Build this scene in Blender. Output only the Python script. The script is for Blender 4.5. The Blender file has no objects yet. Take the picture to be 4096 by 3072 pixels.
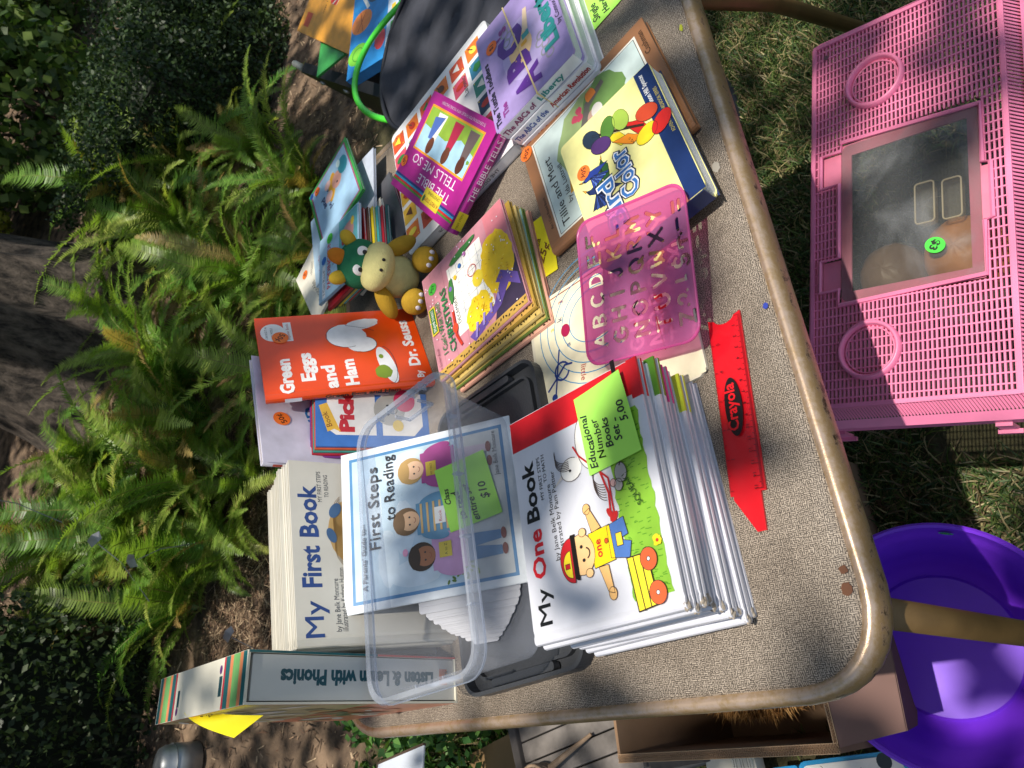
import bpy, bmesh, math, random
import numpy as np
from mathutils import Vector, Matrix
random.seed(7); RNG = np.random.default_rng(7)
S = bpy.context.scene
COL = S.collection
T = 0.71                       # height of the table top; z below is given from the table top

# ---------------------------------------------------------------- camera
cam_d = bpy.data.cameras.new('camera'); cam = bpy.data.objects.new('camera', cam_d); COL.objects.link(cam)
R = Matrix(((-0.08886425, -0.6599809, -0.74600828), (-0.90349367, 0.36869249, -0.21855215), (0.41928789, 0.65459228, -0.62905215)))
M3 = Matrix((R[0], -R[1], -R[2])).transposed()
cam.matrix_world = Matrix.Translation((0, 0, 0.5279 + T)) @ M3.to_4x4()
cam_d.sensor_width = 36; cam_d.lens = 36 * 2944.6 / 4096; cam_d.clip_start = 0.02; cam_d.clip_end = 300
cam_d.dof.use_dof = True; cam_d.dof.focus_distance = 0.78; cam_d.dof.aperture_fstop = 17
S.camera = cam
# ---------------------------------------------------------------- light
SUN = Vector((0.05, 0.163, -1)).normalized()
w = bpy.data.worlds.new('World'); S.world = w; w.use_nodes = True
nt = w.node_tree; sky = nt.nodes.new('ShaderNodeTexSky'); sky.sky_type = 'NISHITA'; sky.sun_disc = False
sky.sun_elevation = math.asin(-SUN.z); sky.sun_rotation = math.atan2(-SUN.x, -SUN.y)
sky.dust_density = 2.0; sky.ozone_density = 0.6
nt.links.new(sky.outputs[0], nt.nodes['Background'].inputs[0]); nt.nodes['Background'].inputs[1].default_value = 0.13
sd = bpy.data.lights.new('sun', 'SUN'); sd.energy = 4.6; sd.angle = math.radians(0.55); sd.color = (1, 0.93, 0.83)
so = bpy.data.objects.new('sun', sd); COL.objects.link(so); so.rotation_euler = SUN.to_track_quat('-Z', 'Y').to_euler()
S.view_settings.view_transform = 'Standard'; S.view_settings.look = 'None'; S.view_settings.gamma = 1
S.view_settings.use_curve_mapping = False; S.view_settings.exposure = 0.12

# ---------------------------------------------------------------- helpers: materials
def lin(c): return c / 12.92 if c <= 0.04045 else ((c + 0.055) / 1.055) ** 2.4
def hx(s, k=1.0): return tuple(lin(int(s[i:i + 2], 16) / 255) * k for i in (0, 2, 4)) + (1,)
MC = {}
def mat(key, col='808080', rough=0.5, var=0.0, scale=30, bump=0.0, bscale=200, metal=0, coat=0, spec=0.5, alpha=None, col2=None, trans=0):
    if key in MC: return MC[key]
    m = bpy.data.materials.new(key); m.use_nodes = True; MC[key] = m
    n = m.node_tree.nodes; l = m.node_tree.links; b = n['Principled BSDF']
    c = hx(col) if isinstance(col, str) else col
    b.inputs['Base Color'].default_value = c; b.inputs['Roughness'].default_value = rough; b.inputs['Metallic'].default_value = metal
    b.inputs['Coat Weight'].default_value = coat; b.inputs['Coat Roughness'].default_value = 0.15; b.inputs['Specular IOR Level'].default_value = spec
    if var:
        tc = n.new('ShaderNodeTexCoord'); nz = n.new('ShaderNodeTexNoise'); nz.inputs['Scale'].default_value = scale; nz.inputs['Detail'].default_value = 5
        rp = n.new('ShaderNodeValToRGB'); rp.color_ramp.elements[0].position = .3; rp.color_ramp.elements[1].position = .7
        rp.color_ramp.elements[0].color = tuple(x * (1 - var) for x in c[:3]) + (1,)
        c2 = hx(col2) if col2 else tuple(min(1, x * (1 + var * .5)) for x in c[:3]) + (1,)
        rp.color_ramp.elements[1].color = c2
        l.new(tc.outputs['Object'], nz.inputs['Vector']); l.new(nz.outputs['Fac'], rp.inputs[0]); l.new(rp.outputs[0], b.inputs['Base Color'])
    if bump:
        tc = n.new('ShaderNodeTexCoord'); nz = n.new('ShaderNodeTexNoise'); nz.inputs['Scale'].default_value = bscale; nz.inputs['Detail'].default_value = 4
        bp = n.new('ShaderNodeBump'); bp.inputs['Strength'].default_value = bump; bp.inputs['Distance'].default_value = 0.002
        l.new(tc.outputs['Object'], nz.inputs['Vector']); l.new(nz.outputs['Fac'], bp.inputs['Height']); l.new(bp.outputs[0], b.inputs['Normal'])
    if trans: b.inputs['Transmission Weight'].default_value = trans
    if alpha is not None: b.inputs['Alpha'].default_value = alpha
    return m
def leafmat(key, col, tr=0.35, rough=0.5):
    if key in MC: return MC[key]
    m = bpy.data.materials.new(key); m.use_nodes = True; MC[key] = m
    n = m.node_tree.nodes; l = m.node_tree.links; b = n['Principled BSDF']; c = hx(col)
    tc = n.new('ShaderNodeTexCoord'); nz = n.new('ShaderNodeTexNoise'); nz.inputs['Scale'].default_value = 9
    hs = n.new('ShaderNodeMix'); hs.data_type = 'RGBA'; hs.inputs[6].default_value = tuple(x * .7 for x in c[:3]) + (1,); hs.inputs[7].default_value = tuple(x * 1.3 for x in c[:3]) + (1,)
    l.new(tc.outputs['Object'], nz.inputs['Vector']); l.new(nz.outputs['Fac'], hs.inputs[0])
    oi = n.new('ShaderNodeObjectInfo'); gi = n.new('ShaderNodeNewGeometry'); hv = n.new('ShaderNodeHueSaturation')
    m1 = n.new('ShaderNodeMapRange'); m1.inputs[3].default_value = .62; m1.inputs[4].default_value = 1.35; l.new(gi.outputs['Random Per Island'], m1.inputs[0])
    m2 = n.new('ShaderNodeMapRange'); m2.inputs[3].default_value = .465; m2.inputs[4].default_value = .525; l.new(oi.outputs['Random'], m2.inputs[0])
    l.new(m1.outputs[0], hv.inputs['Value']); l.new(m2.outputs[0], hv.inputs['Hue']); l.new(hs.outputs[2], hv.inputs['Color']); l.new(hv.outputs[0], b.inputs['Base Color'])
    b.inputs['Roughness'].default_value = rough; b.inputs['Specular IOR Level'].default_value = 0.4
    t = n.new('ShaderNodeBsdfTranslucent'); t.inputs[0].default_value = (c[0] * 1.5, c[1] * 1.5, c[2] * .7, 1)
    mx = n.new('ShaderNodeMixShader'); mx.inputs[0].default_value = tr
    l.new(b.outputs[0], mx.inputs[1]); l.new(t.outputs[0], mx.inputs[2]); l.new(mx.outputs[0], n['Material Output'].inputs[0])
    return m
def pm(col, rough=0.32):       # printed glossy paper
    return mat('print_%s_%d' % (col, int(rough * 100)), col, rough, var=0.17, scale=38, coat=0.25, spec=0.4)
def pagemat(key, col='e4dfcd'):
    if key in MC: return MC[key]
    m = mat(key, col, 0.8); n = m.node_tree.nodes; l = m.node_tree.links; b = n['Principled BSDF']
    tc = n.new('ShaderNodeTexCoord'); mp = n.new('ShaderNodeMapping'); mp.inputs['Scale'].default_value = (3, 3, 1800)
    nz = n.new('ShaderNodeTexNoise'); nz.inputs['Scale'].default_value = 1; nz.inputs['Detail'].default_value = 3
    rp = n.new('ShaderNodeValToRGB'); c = hx(col); rp.color_ramp.elements[0].position = .35; rp.color_ramp.elements[1].position = .6
    rp.color_ramp.elements[0].color = tuple(x * .6 for x in c[:3]) + (1,); rp.color_ramp.elements[1].color = c
    l.new(tc.outputs['Object'], mp.inputs[0]); l.new(mp.outputs[0], nz.inputs['Vector']); l.new(nz.outputs['Fac'], rp.inputs[0]); l.new(rp.outputs[0], b.inputs['Base Color'])
    return m
def plastic(key, tint=(.93, .95, .97, 1), fac=0.25, rough=0.25, body=None, smudge=0):   # clear or tinted thin plastic: mostly lets light through, with haze and gloss
    if key in MC: return MC[key]
    m = bpy.data.materials.new(key); m.use_nodes = True; MC[key] = m
    n = m.node_tree.nodes; l = m.node_tree.links; b = n['Principled BSDF']
    b.inputs['Base Color'].default_value = body or tint; b.inputs['Roughness'].default_value = rough; b.inputs['Specular IOR Level'].default_value = .6
    t = n.new('ShaderNodeBsdfTransparent'); t.inputs[0].default_value = tint
    fr = n.new('ShaderNodeLayerWeight'); fr.inputs[0].default_value = .18
    ad = n.new('ShaderNodeMath'); ad.operation = 'MULTIPLY_ADD'; ad.inputs[1].default_value = .35; ad.inputs[2].default_value = fac; ad.use_clamp = True
    mx = n.new('ShaderNodeMixShader'); l.new(fr.outputs[1], ad.inputs[0]); l.new(ad.outputs[0], mx.inputs[0])
    if smudge:
        tc = n.new('ShaderNodeTexCoord'); nz = n.new('ShaderNodeTexNoise'); nz.inputs['Scale'].default_value = 11; nz.inputs['Detail'].default_value = 9; nz.inputs['Distortion'].default_value = .8
        mr = n.new('ShaderNodeMapRange'); mr.inputs[1].default_value = .48; mr.inputs[2].default_value = .72; mr.inputs[4].default_value = smudge; a2 = n.new('ShaderNodeMath'); a2.operation = 'ADD'
        l.new(tc.outputs['Object'], nz.inputs['Vector']); l.new(nz.outputs['Fac'], mr.inputs[0]); l.new(mr.outputs[0], a2.inputs[0]); l.new(ad.outputs[0], a2.inputs[1]); l.new(a2.outputs[0], mx.inputs[0])
    l.new(t.outputs[0], mx.inputs[1]); l.new(b.outputs[0], mx.inputs[2]); l.new(mx.outputs[0], n['Material Output'].inputs[0])
    return m

# ---------------------------------------------------------------- helpers: objects
def V(x, y=None, z=None):
    if y is None: x, y, z = x
    return Vector((x, y, z + T))
def thing(name, label, cat, M=None, group=None):
    o = bpy.data.objects.new(name, None); COL.objects.link(o); o.empty_display_size = .02
    if M is not None: o.matrix_world = M
    o['label'] = label; o['category'] = cat
    if group: o['group'] = group
    return o
def tag(o, label, cat, group=None, kind=None):
    if label: o['label'] = label
    if cat: o['category'] = cat
    if group: o['group'] = group
    if kind: o['kind'] = kind
    return o
class MB:
    def __init__(s): s.v = []; s.f = []; s.m = []
    def add(s, vs, fs, mi=0):
        k = len(s.v); s.v += [tuple(v) for v in vs]; s.f += [tuple(i + k for i in f) for f in fs]; s.m += [mi] * len(fs); return s
    def box(s, x0, x1, y0, y1, z0, z1, mi=0, M=None, r=0):
        if r > 0:
            xs = (x0, x1); ys = (y0, y1)
            pts = []
            for (cx, cy, a0) in ((x1 - r, y1 - r, 0), (x0 + r, y1 - r, 90), (x0 + r, y0 + r, 180), (x1 - r, y0 + r, 270)):
                for k in range(4): a = math.radians(a0 + k * 30); pts.append((cx + r * math.cos(a), cy + r * math.sin(a)))
            return s.prism(pts, z0, z1, mi, M)
        vs = [Vector(p) for p in ((x0, y0, z0), (x1, y0, z0), (x1, y1, z0), (x0, y1, z0), (x0, y0, z1), (x1, y0, z1), (x1, y1, z1), (x0, y1, z1))]
        if M is not None: vs = [M @ v for v in vs]
        return s.add(vs, [(0, 3, 2, 1), (4, 5, 6, 7), (0, 1, 5, 4), (1, 2, 6, 5), (2, 3, 7, 6), (3, 0, 4, 7)], mi)
    def prism(s, pts, z0, z1, mi=0, M=None):
        n = len(pts); vs = [Vector((x, y, z0)) for x, y in pts] + [Vector((x, y, z1)) for x, y in pts]
        if M is not None: vs = [M @ v for v in vs]
        return s.add(vs, [tuple(range(n - 1, -1, -1)), tuple(range(n, 2 * n))] + [(i, (i + 1) % n, n + (i + 1) % n, n + i) for i in range(n)], mi)
    def tube(s, path, rad, sides=8, mi=0, closed=False, cap=True):
        P = [Vector(p) for p in path]; n = len(P); rings = []; prev = None
        for i, p in enumerate(P):
            if closed: d = P[(i + 1) % n] - P[i - 1]
            else: d = P[min(i + 1, n - 1)] - P[max(i - 1, 0)]
            d.normalize()
            a = prev if prev is not None else (Vector((0, 0, 1)) if abs(d.z) < .9 else Vector((1, 0, 0)))
            a = a - a.dot(d) * d; a.normalize(); prev = a; b = d.cross(a)
            rr = rad[i] if hasattr(rad, '__len__') else rad
            rings.append([p + rr * (math.cos(2 * math.pi * k / sides) * a + math.sin(2 * math.pi * k / sides) * b) for k in range(sides)])
        vs = [v for r in rings for v in r]; fs = []
        for i in range(n if closed else n - 1):
            j = (i + 1) % n
            for k in range(sides): k2 = (k + 1) % sides; fs.append((i * sides + k, i * sides + k2, j * sides + k2, j * sides + k))
        if not closed and cap: fs.append(tuple(range(sides - 1, -1, -1))); fs.append(tuple((n - 1) * sides + k for k in range(sides)))
        return s.add(vs, fs, mi)
    def lathe(s, prof, seg=48, mi=0, M=None, arc=None):
        vs = []; n = len(prof); fs = []
        for k in range(seg):
            a = 2 * math.pi * k / seg
            for r, z in prof: vs.append(Vector((r * math.cos(a), r * math.sin(a), z)))
        if M is not None: vs = [M @ v for v in vs]
        for k in range(seg):
            k2 = (k + 1) % seg
            for i in range(n - 1): fs.append((k * n + i, k2 * n + i, k2 * n + i + 1, k * n + i + 1))
        return s.add(vs, fs, mi)
    def ball(s, c, r, mi=0, M=None, seg=20, rings=12, wob=0, seed=0):
        rx, ry, rz = r if hasattr(r, '__len__') else (r, r, r); vs = []; fs = []; rg = random.Random(seed)
        for i in range(rings + 1):
            t = math.pi * i / rings
            for k in range(seg):
                a = 2 * math.pi * k / seg; q = 1 + (rg.uniform(-wob, wob) if wob else 0)
                v = Vector((rx * math.sin(t) * math.cos(a) * q, ry * math.sin(t) * math.sin(a) * q, rz * math.cos(t) * q))
                if M is not None: v = M @ v
                vs.append(Vector(c) + v)
        for i in range(rings):
            for k in range(seg): k2 = (k + 1) % seg; fs.append((i * seg + k, (i + 1) * seg + k, (i + 1) * seg + k2, i * seg + k2))
        return s.add(vs, fs, mi)
    def build(s, name, mats, parent=None, smooth=False, M=None, bevel=0):
        me = bpy.data.meshes.new(name); me.from_pydata(s.v, [], s.f)
        if not hasattr(mats, '__len__'): mats = [mats]
        for m in mats: me.materials.append(m)
        if any(s.m): me.polygons.foreach_set('material_index', s.m)
        me.update()
        if bevel:
            bm = bmesh.new(); bm.from_mesh(me)
            bmesh.ops.remove_doubles(bm, verts=bm.verts, dist=1e-6)
            es = [e for e in bm.edges if len(e.link_faces) == 2 and e.calc_face_angle(0) > .6]
            bmesh.ops.bevel(bm, geom=es, offset=bevel, segments=2, profile=.6, affect='EDGES', clamp_overlap=True)
            bm.to_mesh(me); bm.free()
        if smooth: me.shade_smooth()
        o = bpy.data.objects.new(name, me); COL.objects.link(o)
        if parent: o.parent = parent
        if M is not None: o.matrix_local = M
        if smooth and bevel == 0 and smooth == 'auto':
            me.set_sharp_from_angle(angle=.7)
        return o
def stuffmesh(name, verts, faces4, mats, mi=None, parent=None, smooth=False):
    me = bpy.data.meshes.new(name); nv = len(verts); nf = len(faces4); k = faces4.shape[1]
    me.vertices.add(nv); me.vertices.foreach_set('co', verts.astype(np.float32).ravel())
    me.loops.add(nf * k); me.loops.foreach_set('vertex_index', faces4.astype(np.int32).ravel())
    me.polygons.add(nf); me.polygons.foreach_set('loop_start', np.arange(nf, dtype=np.int32) * k)
    for m in mats: me.materials.append(m)
    if mi is not None: me.polygons.foreach_set('material_index', mi.astype(np.int32))
    if smooth: me.polygons.foreach_set('use_smooth', np.ones(nf, dtype=bool))
    me.update(); me.validate()
    o = bpy.data.objects.new(name, me); COL.objects.link(o)
    if parent: o.parent = parent
    return o
def frame(TL, TR, BR, BL):
    TL, TR, BR, BL = [V(*p) for p in (TL, TR, BR, BL)]
    u = (TR - TL) + (BR - BL); wd = u.length / 2; u.normalize()
    v = (TL - BL) + (TR - BR); v -= v.dot(u) * u; hh = v.length / 2; v.normalize(); n = u.cross(v)
    o = (TL + TR + BR + BL) / 4 - u * wd / 2 - v * hh / 2
    return Matrix((u, v, n)).transposed().to_4x4(), o, wd, hh
def FM(TL, TR, BR, BL, dz=0):
    A, o, wd, hh = frame(TL, TR, BR, BL); A.translation = o + Vector((0, 0, dz)); return A, wd, hh

# ---------------------------------------------------------------- helpers: printed artwork
TXT = {}
def text_geom(s, bold=0.0):
    k = (s, bold)
    if k not in TXT:
        cu = bpy.data.curves.new('t', 'FONT'); cu.body = s; cu.size = 1; cu.resolution_u = 2; cu.offset = bold; cu.fill_mode = 'FRONT'
        ob = bpy.data.objects.new('t', cu); me = bpy.data.meshes.new_from_object(ob)
        vs = np.array([v.co[:2] for v in me.vertices]); fs = [tuple(p.vertices) for p in me.polygons]
        bpy.data.objects.remove(ob); bpy.data.meshes.remove(me); bpy.data.curves.remove(cu)
        TXT[k] = (vs, fs)
    return TXT[k]
class Art:
    def __init__(s, z=0.00012): s.v = []; s.f = []; s.m = []; s.cols = []; s.z = z; s.dz = 8e-6; s.out = None; s.lk = False
    def L(s): s.z += 0.00004; return s
    def ci(s, c):
        if c not in s.cols: s.cols.append(c)
        return s.cols.index(c)
    def poly(s, pts, c):
        s.z += s.dz
        if s.out and not s.lk:
            s.lk = True; k0 = s.z; s.z += 6e-6; s.line(pts, s.out[1], s.out[0], True); s.lk = False; s.z = k0
        k = len(s.v); s.v += [(x, y, s.z) for x, y in pts]; a = sum(pts[i - 1][0] * pts[i][1] - pts[i][0] * pts[i - 1][1] for i in range(len(pts)))
        f = tuple(range(k, k + len(pts))); s.f.append(f if a > 0 else f[::-1]); s.m.append(s.ci(c)); return s
    def rect(s, x0, y0, x1, y1, c): return s.poly([(x0, y0), (x1, y0), (x1, y1), (x0, y1)], c)
    def ell(s, cx, cy, rx, ry, c, rot=0, n=20, wob=0, a0=0, a1=360):
        r = math.radians(rot); rg = random.Random(int(cx * 1e5) + n); pts = []
        m = n if a1 - a0 >= 360 else n + 1
        for k in range(m):
            a = math.radians(a0 + (a1 - a0) * k / n); q = 1 + rg.uniform(-wob, wob); x = rx * math.cos(a) * q; y = ry * math.sin(a) * q
            pts.append((cx + x * math.cos(r) - y * math.sin(r), cy + x * math.sin(r) + y * math.cos(r)))
        return s.poly(pts, c)
    def line(s, pts, wd, c, closed=False):
        P = [Vector(p) for p in pts]; n = len(P); s.z += 1e-5; s.dz = 1.2e-6
        for i in range(n if closed else n - 1):
            a, b = P[i], P[(i + 1) % n]; d = b - a
            if d.length < 1e-7: continue
            d.normalize(); nn = Vector((-d.y, d.x)) * wd / 2; e = d * wd * .3
            s.poly([tuple(a - nn - e), tuple(b - nn + e), tuple(b + nn + e), tuple(a + nn - e)], c)
        s.dz = 8e-6; return s
    def arc(s, cx, cy, r, a0, a1, wd, c, n=14, ry=None):
        return s.line([(cx + r * math.cos(math.radians(a0 + (a1 - a0) * k / n)), cy + (ry or r) * math.sin(math.radians(a0 + (a1 - a0) * k / n))) for k in range(n + 1)], wd, c)
    def text(s, t, x, y, size, c, width=None, rot=0, bold=0.0, shear=0, align='l', wave=0):
        if bold > .008 and ('M' in t or 'W' in t or 'N' in t):
            q = bold * size * .55; ca = math.cos(math.radians(rot)); sa = math.sin(math.radians(rot))
            for o_ in (-q, q): s.text(t, x + (q + o_) * ca, y + (q + o_) * sa, size, c, (width - 2 * q) if width else None, rot, 0.0, shear, align, wave)
            return s
        vs, fs = text_geom(t, bold)
        if len(vs) == 0: return s
        vs = vs.copy() * size; x0, x1 = vs[:, 0].min(), vs[:, 0].max()
        vs[:, 0] -= x0
        if width: vs[:, 0] *= width / max(1e-9, x1 - x0); x1 = x0 + width
        W = x1 - x0
        if align == 'c': vs[:, 0] -= W / 2
        if align == 'r': vs[:, 0] -= W
        vs[:, 0] += vs[:, 1] * shear
        if wave: vs[:, 1] += wave * np.sin(vs[:, 0] * 2.2 / size) * size
        r = math.radians(rot); X = x + vs[:, 0] * math.cos(r) - vs[:, 1] * math.sin(r); Y = y + vs[:, 0] * math.sin(r) + vs[:, 1] * math.cos(r)
        s.z += 1e-5; k = len(s.v); s.v += [(float(a), float(b), s.z) for a, b in zip(X, Y)]
        i = s.ci(c); s.f += [tuple(q + k for q in f) for f in fs]; s.m += [i] * len(fs); return s
    def build(s, name, parent, M=None, rough=0.32):
        me = bpy.data.meshes.new(name); me.from_pydata(s.v, [], s.f)
        for c in s.cols: me.materials.append(pm(c, rough))
        me.polygons.foreach_set('material_index', s.m); me.update()
        o = bpy.data.objects.new(name, me); COL.objects.link(o); o.parent = parent
        if M is not None: o.matrix_local = M
        return o
def grassy(a, x0, x1, y0, y1, c, c2, n=60, seed=1):
    rg = random.Random(seed)
    top = [(x0 + (x1 - x0) * k / 40, y1 + rg.uniform(-.0012, .0012)) for k in range(41)]
    bot = [(x1 - (x1 - x0) * k / 30, y0 + rg.uniform(-.0015, .0015)) for k in range(31)]
    a.poly(top + bot, c); a.L()
    for k in range(n):
        x = rg.uniform(x0, x1 - .003); y = rg.uniform(y0 + .001, y1 - .003); z_ = a.z; a.line([(x, y), (x + rg.uniform(-.0008, .0008), y + rg.uniform(.002, .004))], .0006, c2); a.z = z_ + 1e-6
def sticker(parent, x, y, r, txt, col='ff7a2a', rot=0, z=0.0009):
    a = Art(z); a.ell(x, y, r, r, col, n=28); a.L(); a.text(txt, x, y - r * .3, r * 1.0, '151515', rot=0, align='c', bold=.012)
    if rot:
        c = math.cos(math.radians(rot)); q = math.sin(math.radians(rot)); a.v = [(x + (p[0] - x) * c - (p[1] - y) * q, y + (p[0] - x) * q + (p[1] - y) * c, p[2]) for p in a.v]
    return a.build('price_sticker', parent, rough=.6)
def side_x(wd):   # matrix mapping art plane onto the spine (left, x=0) side: art x runs along -y..., text reads down the spine
    return None
# spine art: art x -> local -y direction from the top, art y -> local -z (seen from the left)
def spineM(h): return Matrix(((0, 0, -1, 0), (1, 0, 0, 0), (0, -1, 0, 0), (0, 0, 0, 1)))

LAST = [None]
def hardcover(name, label, cat, M, w, h, t, ccol, art=None, spine='same', page='e8e4d6', board=.0022, group=None, backcol=None, r=.0008, rough=.35, band=None):
    o = thing(name, label, cat, M, group); LAST[0] = o
    b = board; g = min(.009, w * .08); rr = t / 2
    out = [(w, 0), (g + .003, 0), (g, -.0008), (g - .003, 0), (rr * .6, 0), (rr * .18, -rr * .3), (0, -rr * .8), (0, -t + rr * .8), (rr * .18, -t + rr * .3), (rr * .6, -t), (g - .003, -t), (g, -t + .0008), (g + .003, -t), (w, -t)]
    inn = [(w, -t + b), (g, -t + b + .0006), (b, -t + b), (b, -b), (g, -b - .0006), (w, -b)]
    pr = out + inn; n = len(pr)
    m = MB(); ys = (0, h)
    vs = [(x, y, z) for y in ys for x, z in pr]
    no = len(out)
    # quads along + caps as strips
    fs = [(i, n + i, n + (i + 1) % n, (i + 1) % n) for i in range(n)]
    m.add(vs, fs)
    pairs = [0, 1, 2, 3, 4, 5, 6, 7, 8, 9, 10, 11, 12, 13]; im = [19, 18, 18, 18, 17, 17, 17, 16, 16, 16, 15, 15, 15, 14]
    for c in range(no - 1):
        a0, a1, b0, b1 = c, c + 1, im[c], im[c + 1]
        f = (a0, a1, b1, b0) if b0 != b1 else (a0, a1, b0)
        m.add([], []); m.f.append(f); m.m.append(0); m.f.append(tuple(q + n for q in f[::-1])); m.m.append(0)
    m.build('cover', mat('cover_' + ccol + str(int(rough * 100)), ccol, rough, var=.08, scale=25, coat=.25), o, bevel=0)
    MB().box(b + .0005, w - .003, .003, h - .003, -t + b, -b).build('page_block', pagemat('pages_' + page, page), o)
    if band:
        MB().box(w * .83, w + .0003, -.0003, .01, -b, .0001).box(w * .83, w + .0003, -.0003, .01, -t - .0001, -t + b).build('cover_band', pm(band), o)
    if art: art.build('cover_print', o)
    return o
def boardbook(name, label, cat, M, w, h, t, ccol, art=None, page='eeeeea', r=.006, group=None, spinecol=None, leaves=6):
    o = thing(name, label, cat, M, group)
    MB().box(0, w, 0, h, -.0022, 0, r=r).box(0, w, 0, h, -t, -t + .0022, r=r).box(0, .0022, r, h - r, -t, -.0001).build('cover', mat('bcover_' + ccol, ccol, .35, var=.06, scale=30, coat=.25), o)
    m = MB(); dz = (t - .0044) / leaves
    for k in range(leaves): m.box(.0022, w - .0006, .0006, h - .0006, -.0022 - dz * (k + .93), -.0022 - dz * (k + .05), r=r * .9)
    m.build('page_block', mat('bpage_' + page, page, .6), o)
    if spinecol: MB().box(-.0003, .0018, r * .6, h - r * .6, -t + .0004, -.0004).build('spine', pm(spinecol), o)
    if art: art.build('cover_print', o)
    return o
def booklet(name, label, cat, M, w, h, t, ccol, art=None, group=None, page='e8e6de', bend=0.0):
    o = thing(name, label, cat, M, group)
    MB().box(0, w, 0, h, -t * .3, 0).box(0, w, 0, h, -t, -t * .8).box(-.0002, .0008, 0, h, -t, 0).build('cover', pm(ccol), o)
    MB().box(.0008, w - .001, .001, h - .001, -t * .8, -t * .3).build('page_block', mat('blp_' + page, page, .7), o)
    if art: art.build('cover_print', o)
    return o
def note(name, label, TL, TR, BR, BL, col, lines, curl=.006, dz=0, ink='222a2a', n=10, cat='sticky note'):
    M, wd, hh = FM(TL, TR, BR, BL, dz); o = thing(name, label, cat, M)
    vs = []; fs = []
    cz = lambda x, y: .0006 + curl * max(0, (x / wd) * .6 + (1 - y / hh) * .6 - .35) ** 2
    for j in range(n + 1):
        for i in range(n + 1): x = wd * i / n; y = hh * j / n; vs.append((x, y, cz(x, y)))
    for j in range(n):
        for i in range(n): k = j * (n + 1) + i; fs.append((k, k + 1, k + n + 2, k + n + 1))
    MB().add(vs, fs).build('paper', mat('note_' + col, col, .65, var=.05, scale=40), o, smooth=True)
    a = Art(0)
    for (t, x, y, s, wv) in lines: a.text(t, x * wd, y * hh, s, ink, shear=.25, bold=.018, wave=.08, rot=wv)
    a.v = [(p[0], p[1], cz(p[0], p[1]) + .0004) for p in a.v]
    a.build('handwriting', o, rough=.6)
    return o
#@@SETTING
# ================================================================ SETTING
def gz(x, y):   # terrain height (world)
    b = 0.22 * np.maximum(0, y - 2.2)
    b = np.where(b > 1.1, 1.1 + (b - 1.1) * .15, b)
    return b + 0.012 * np.sin(x * 3.1) * np.cos(y * 2.7) * np.clip((y - 1) * .6, 0, 1)
xs = np.unique(np.concatenate([np.linspace(-80, -6, 18), np.linspace(-6, 9, 76), np.linspace(9, 90, 20)]))
ys = np.unique(np.concatenate([np.linspace(-60, -3, 12), np.linspace(-3, 9, 60), np.linspace(9, 90, 20)]))
X, Y = np.meshgrid(xs, ys); vv = np.stack([X.ravel(), Y.ravel(), gz(X, Y).ravel()], 1); nx = len(xs)
ii = (np.arange(len(ys) - 1)[:, None] * nx + np.arange(nx - 1)[None]).ravel()
gm = mat('soil_and_turf', '5a4836', .95); n = gm.node_tree.nodes; l = gm.node_tree.links; b = n['Principled BSDF']
geo = n.new('ShaderNodeNewGeometry'); sp = n.new('ShaderNodeSeparateXYZ'); l.new(geo.outputs['Position'], sp.inputs[0])
nz = n.new('ShaderNodeTexNoise'); nz.inputs['Scale'].default_value = 14; nz.inputs['Detail'].default_value = 8; l.new(geo.outputs['Position'], nz.inputs['Vector'])
rp = n.new('ShaderNodeValToRGB'); rp.color_ramp.elements[0].color = hx('2c2119'); rp.color_ramp.elements[1].color = hx('86705a'); l.new(nz.outputs['Fac'], rp.inputs[0])
rp.color_ramp.elements[0].position = .3; rp.color_ramp.elements[1].position = .72
nz2 = n.new('ShaderNodeTexNoise'); nz2.inputs['Scale'].default_value = 40; nz2.inputs['Detail'].default_value = 6; l.new(geo.outputs['Position'], nz2.inputs['Vector'])
rg = n.new('ShaderNodeValToRGB'); rg.color_ramp.elements[0].color = hx('241c12'); rg.color_ramp.elements[1].color = hx('5e5a38'); l.new(nz2.outputs['Fac'], rg.inputs[0])
mm = n.new('ShaderNodeMath'); mm.operation = 'MULTIPLY_ADD'; mm.inputs[1].default_value = 5; mm.inputs[2].default_value = -9.6; mm.use_clamp = True; l.new(sp.outputs['Y'], mm.inputs[0])
mx = n.new('ShaderNodeMix'); mx.data_type = 'RGBA'; l.new(mm.outputs[0], mx.inputs[0]); l.new(rg.outputs[0], mx.inputs[6]); l.new(rp.outputs[0], mx.inputs[7]); l.new(mx.outputs[2], b.inputs['Base Color'])
bp = n.new('ShaderNodeBump'); bp.inputs['Strength'].default_value = .8; bp.inputs['Distance'].default_value = .02; l.new(nz2.outputs['Fac'], bp.inputs['Height']); l.new(bp.outputs[0], b.inputs['Normal'])
ground = stuffmesh('ground', vv, np.stack([ii, ii + 1, ii + nx + 1, ii + nx], 1), [gm], smooth=True); ground['kind'] = 'structure'

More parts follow.
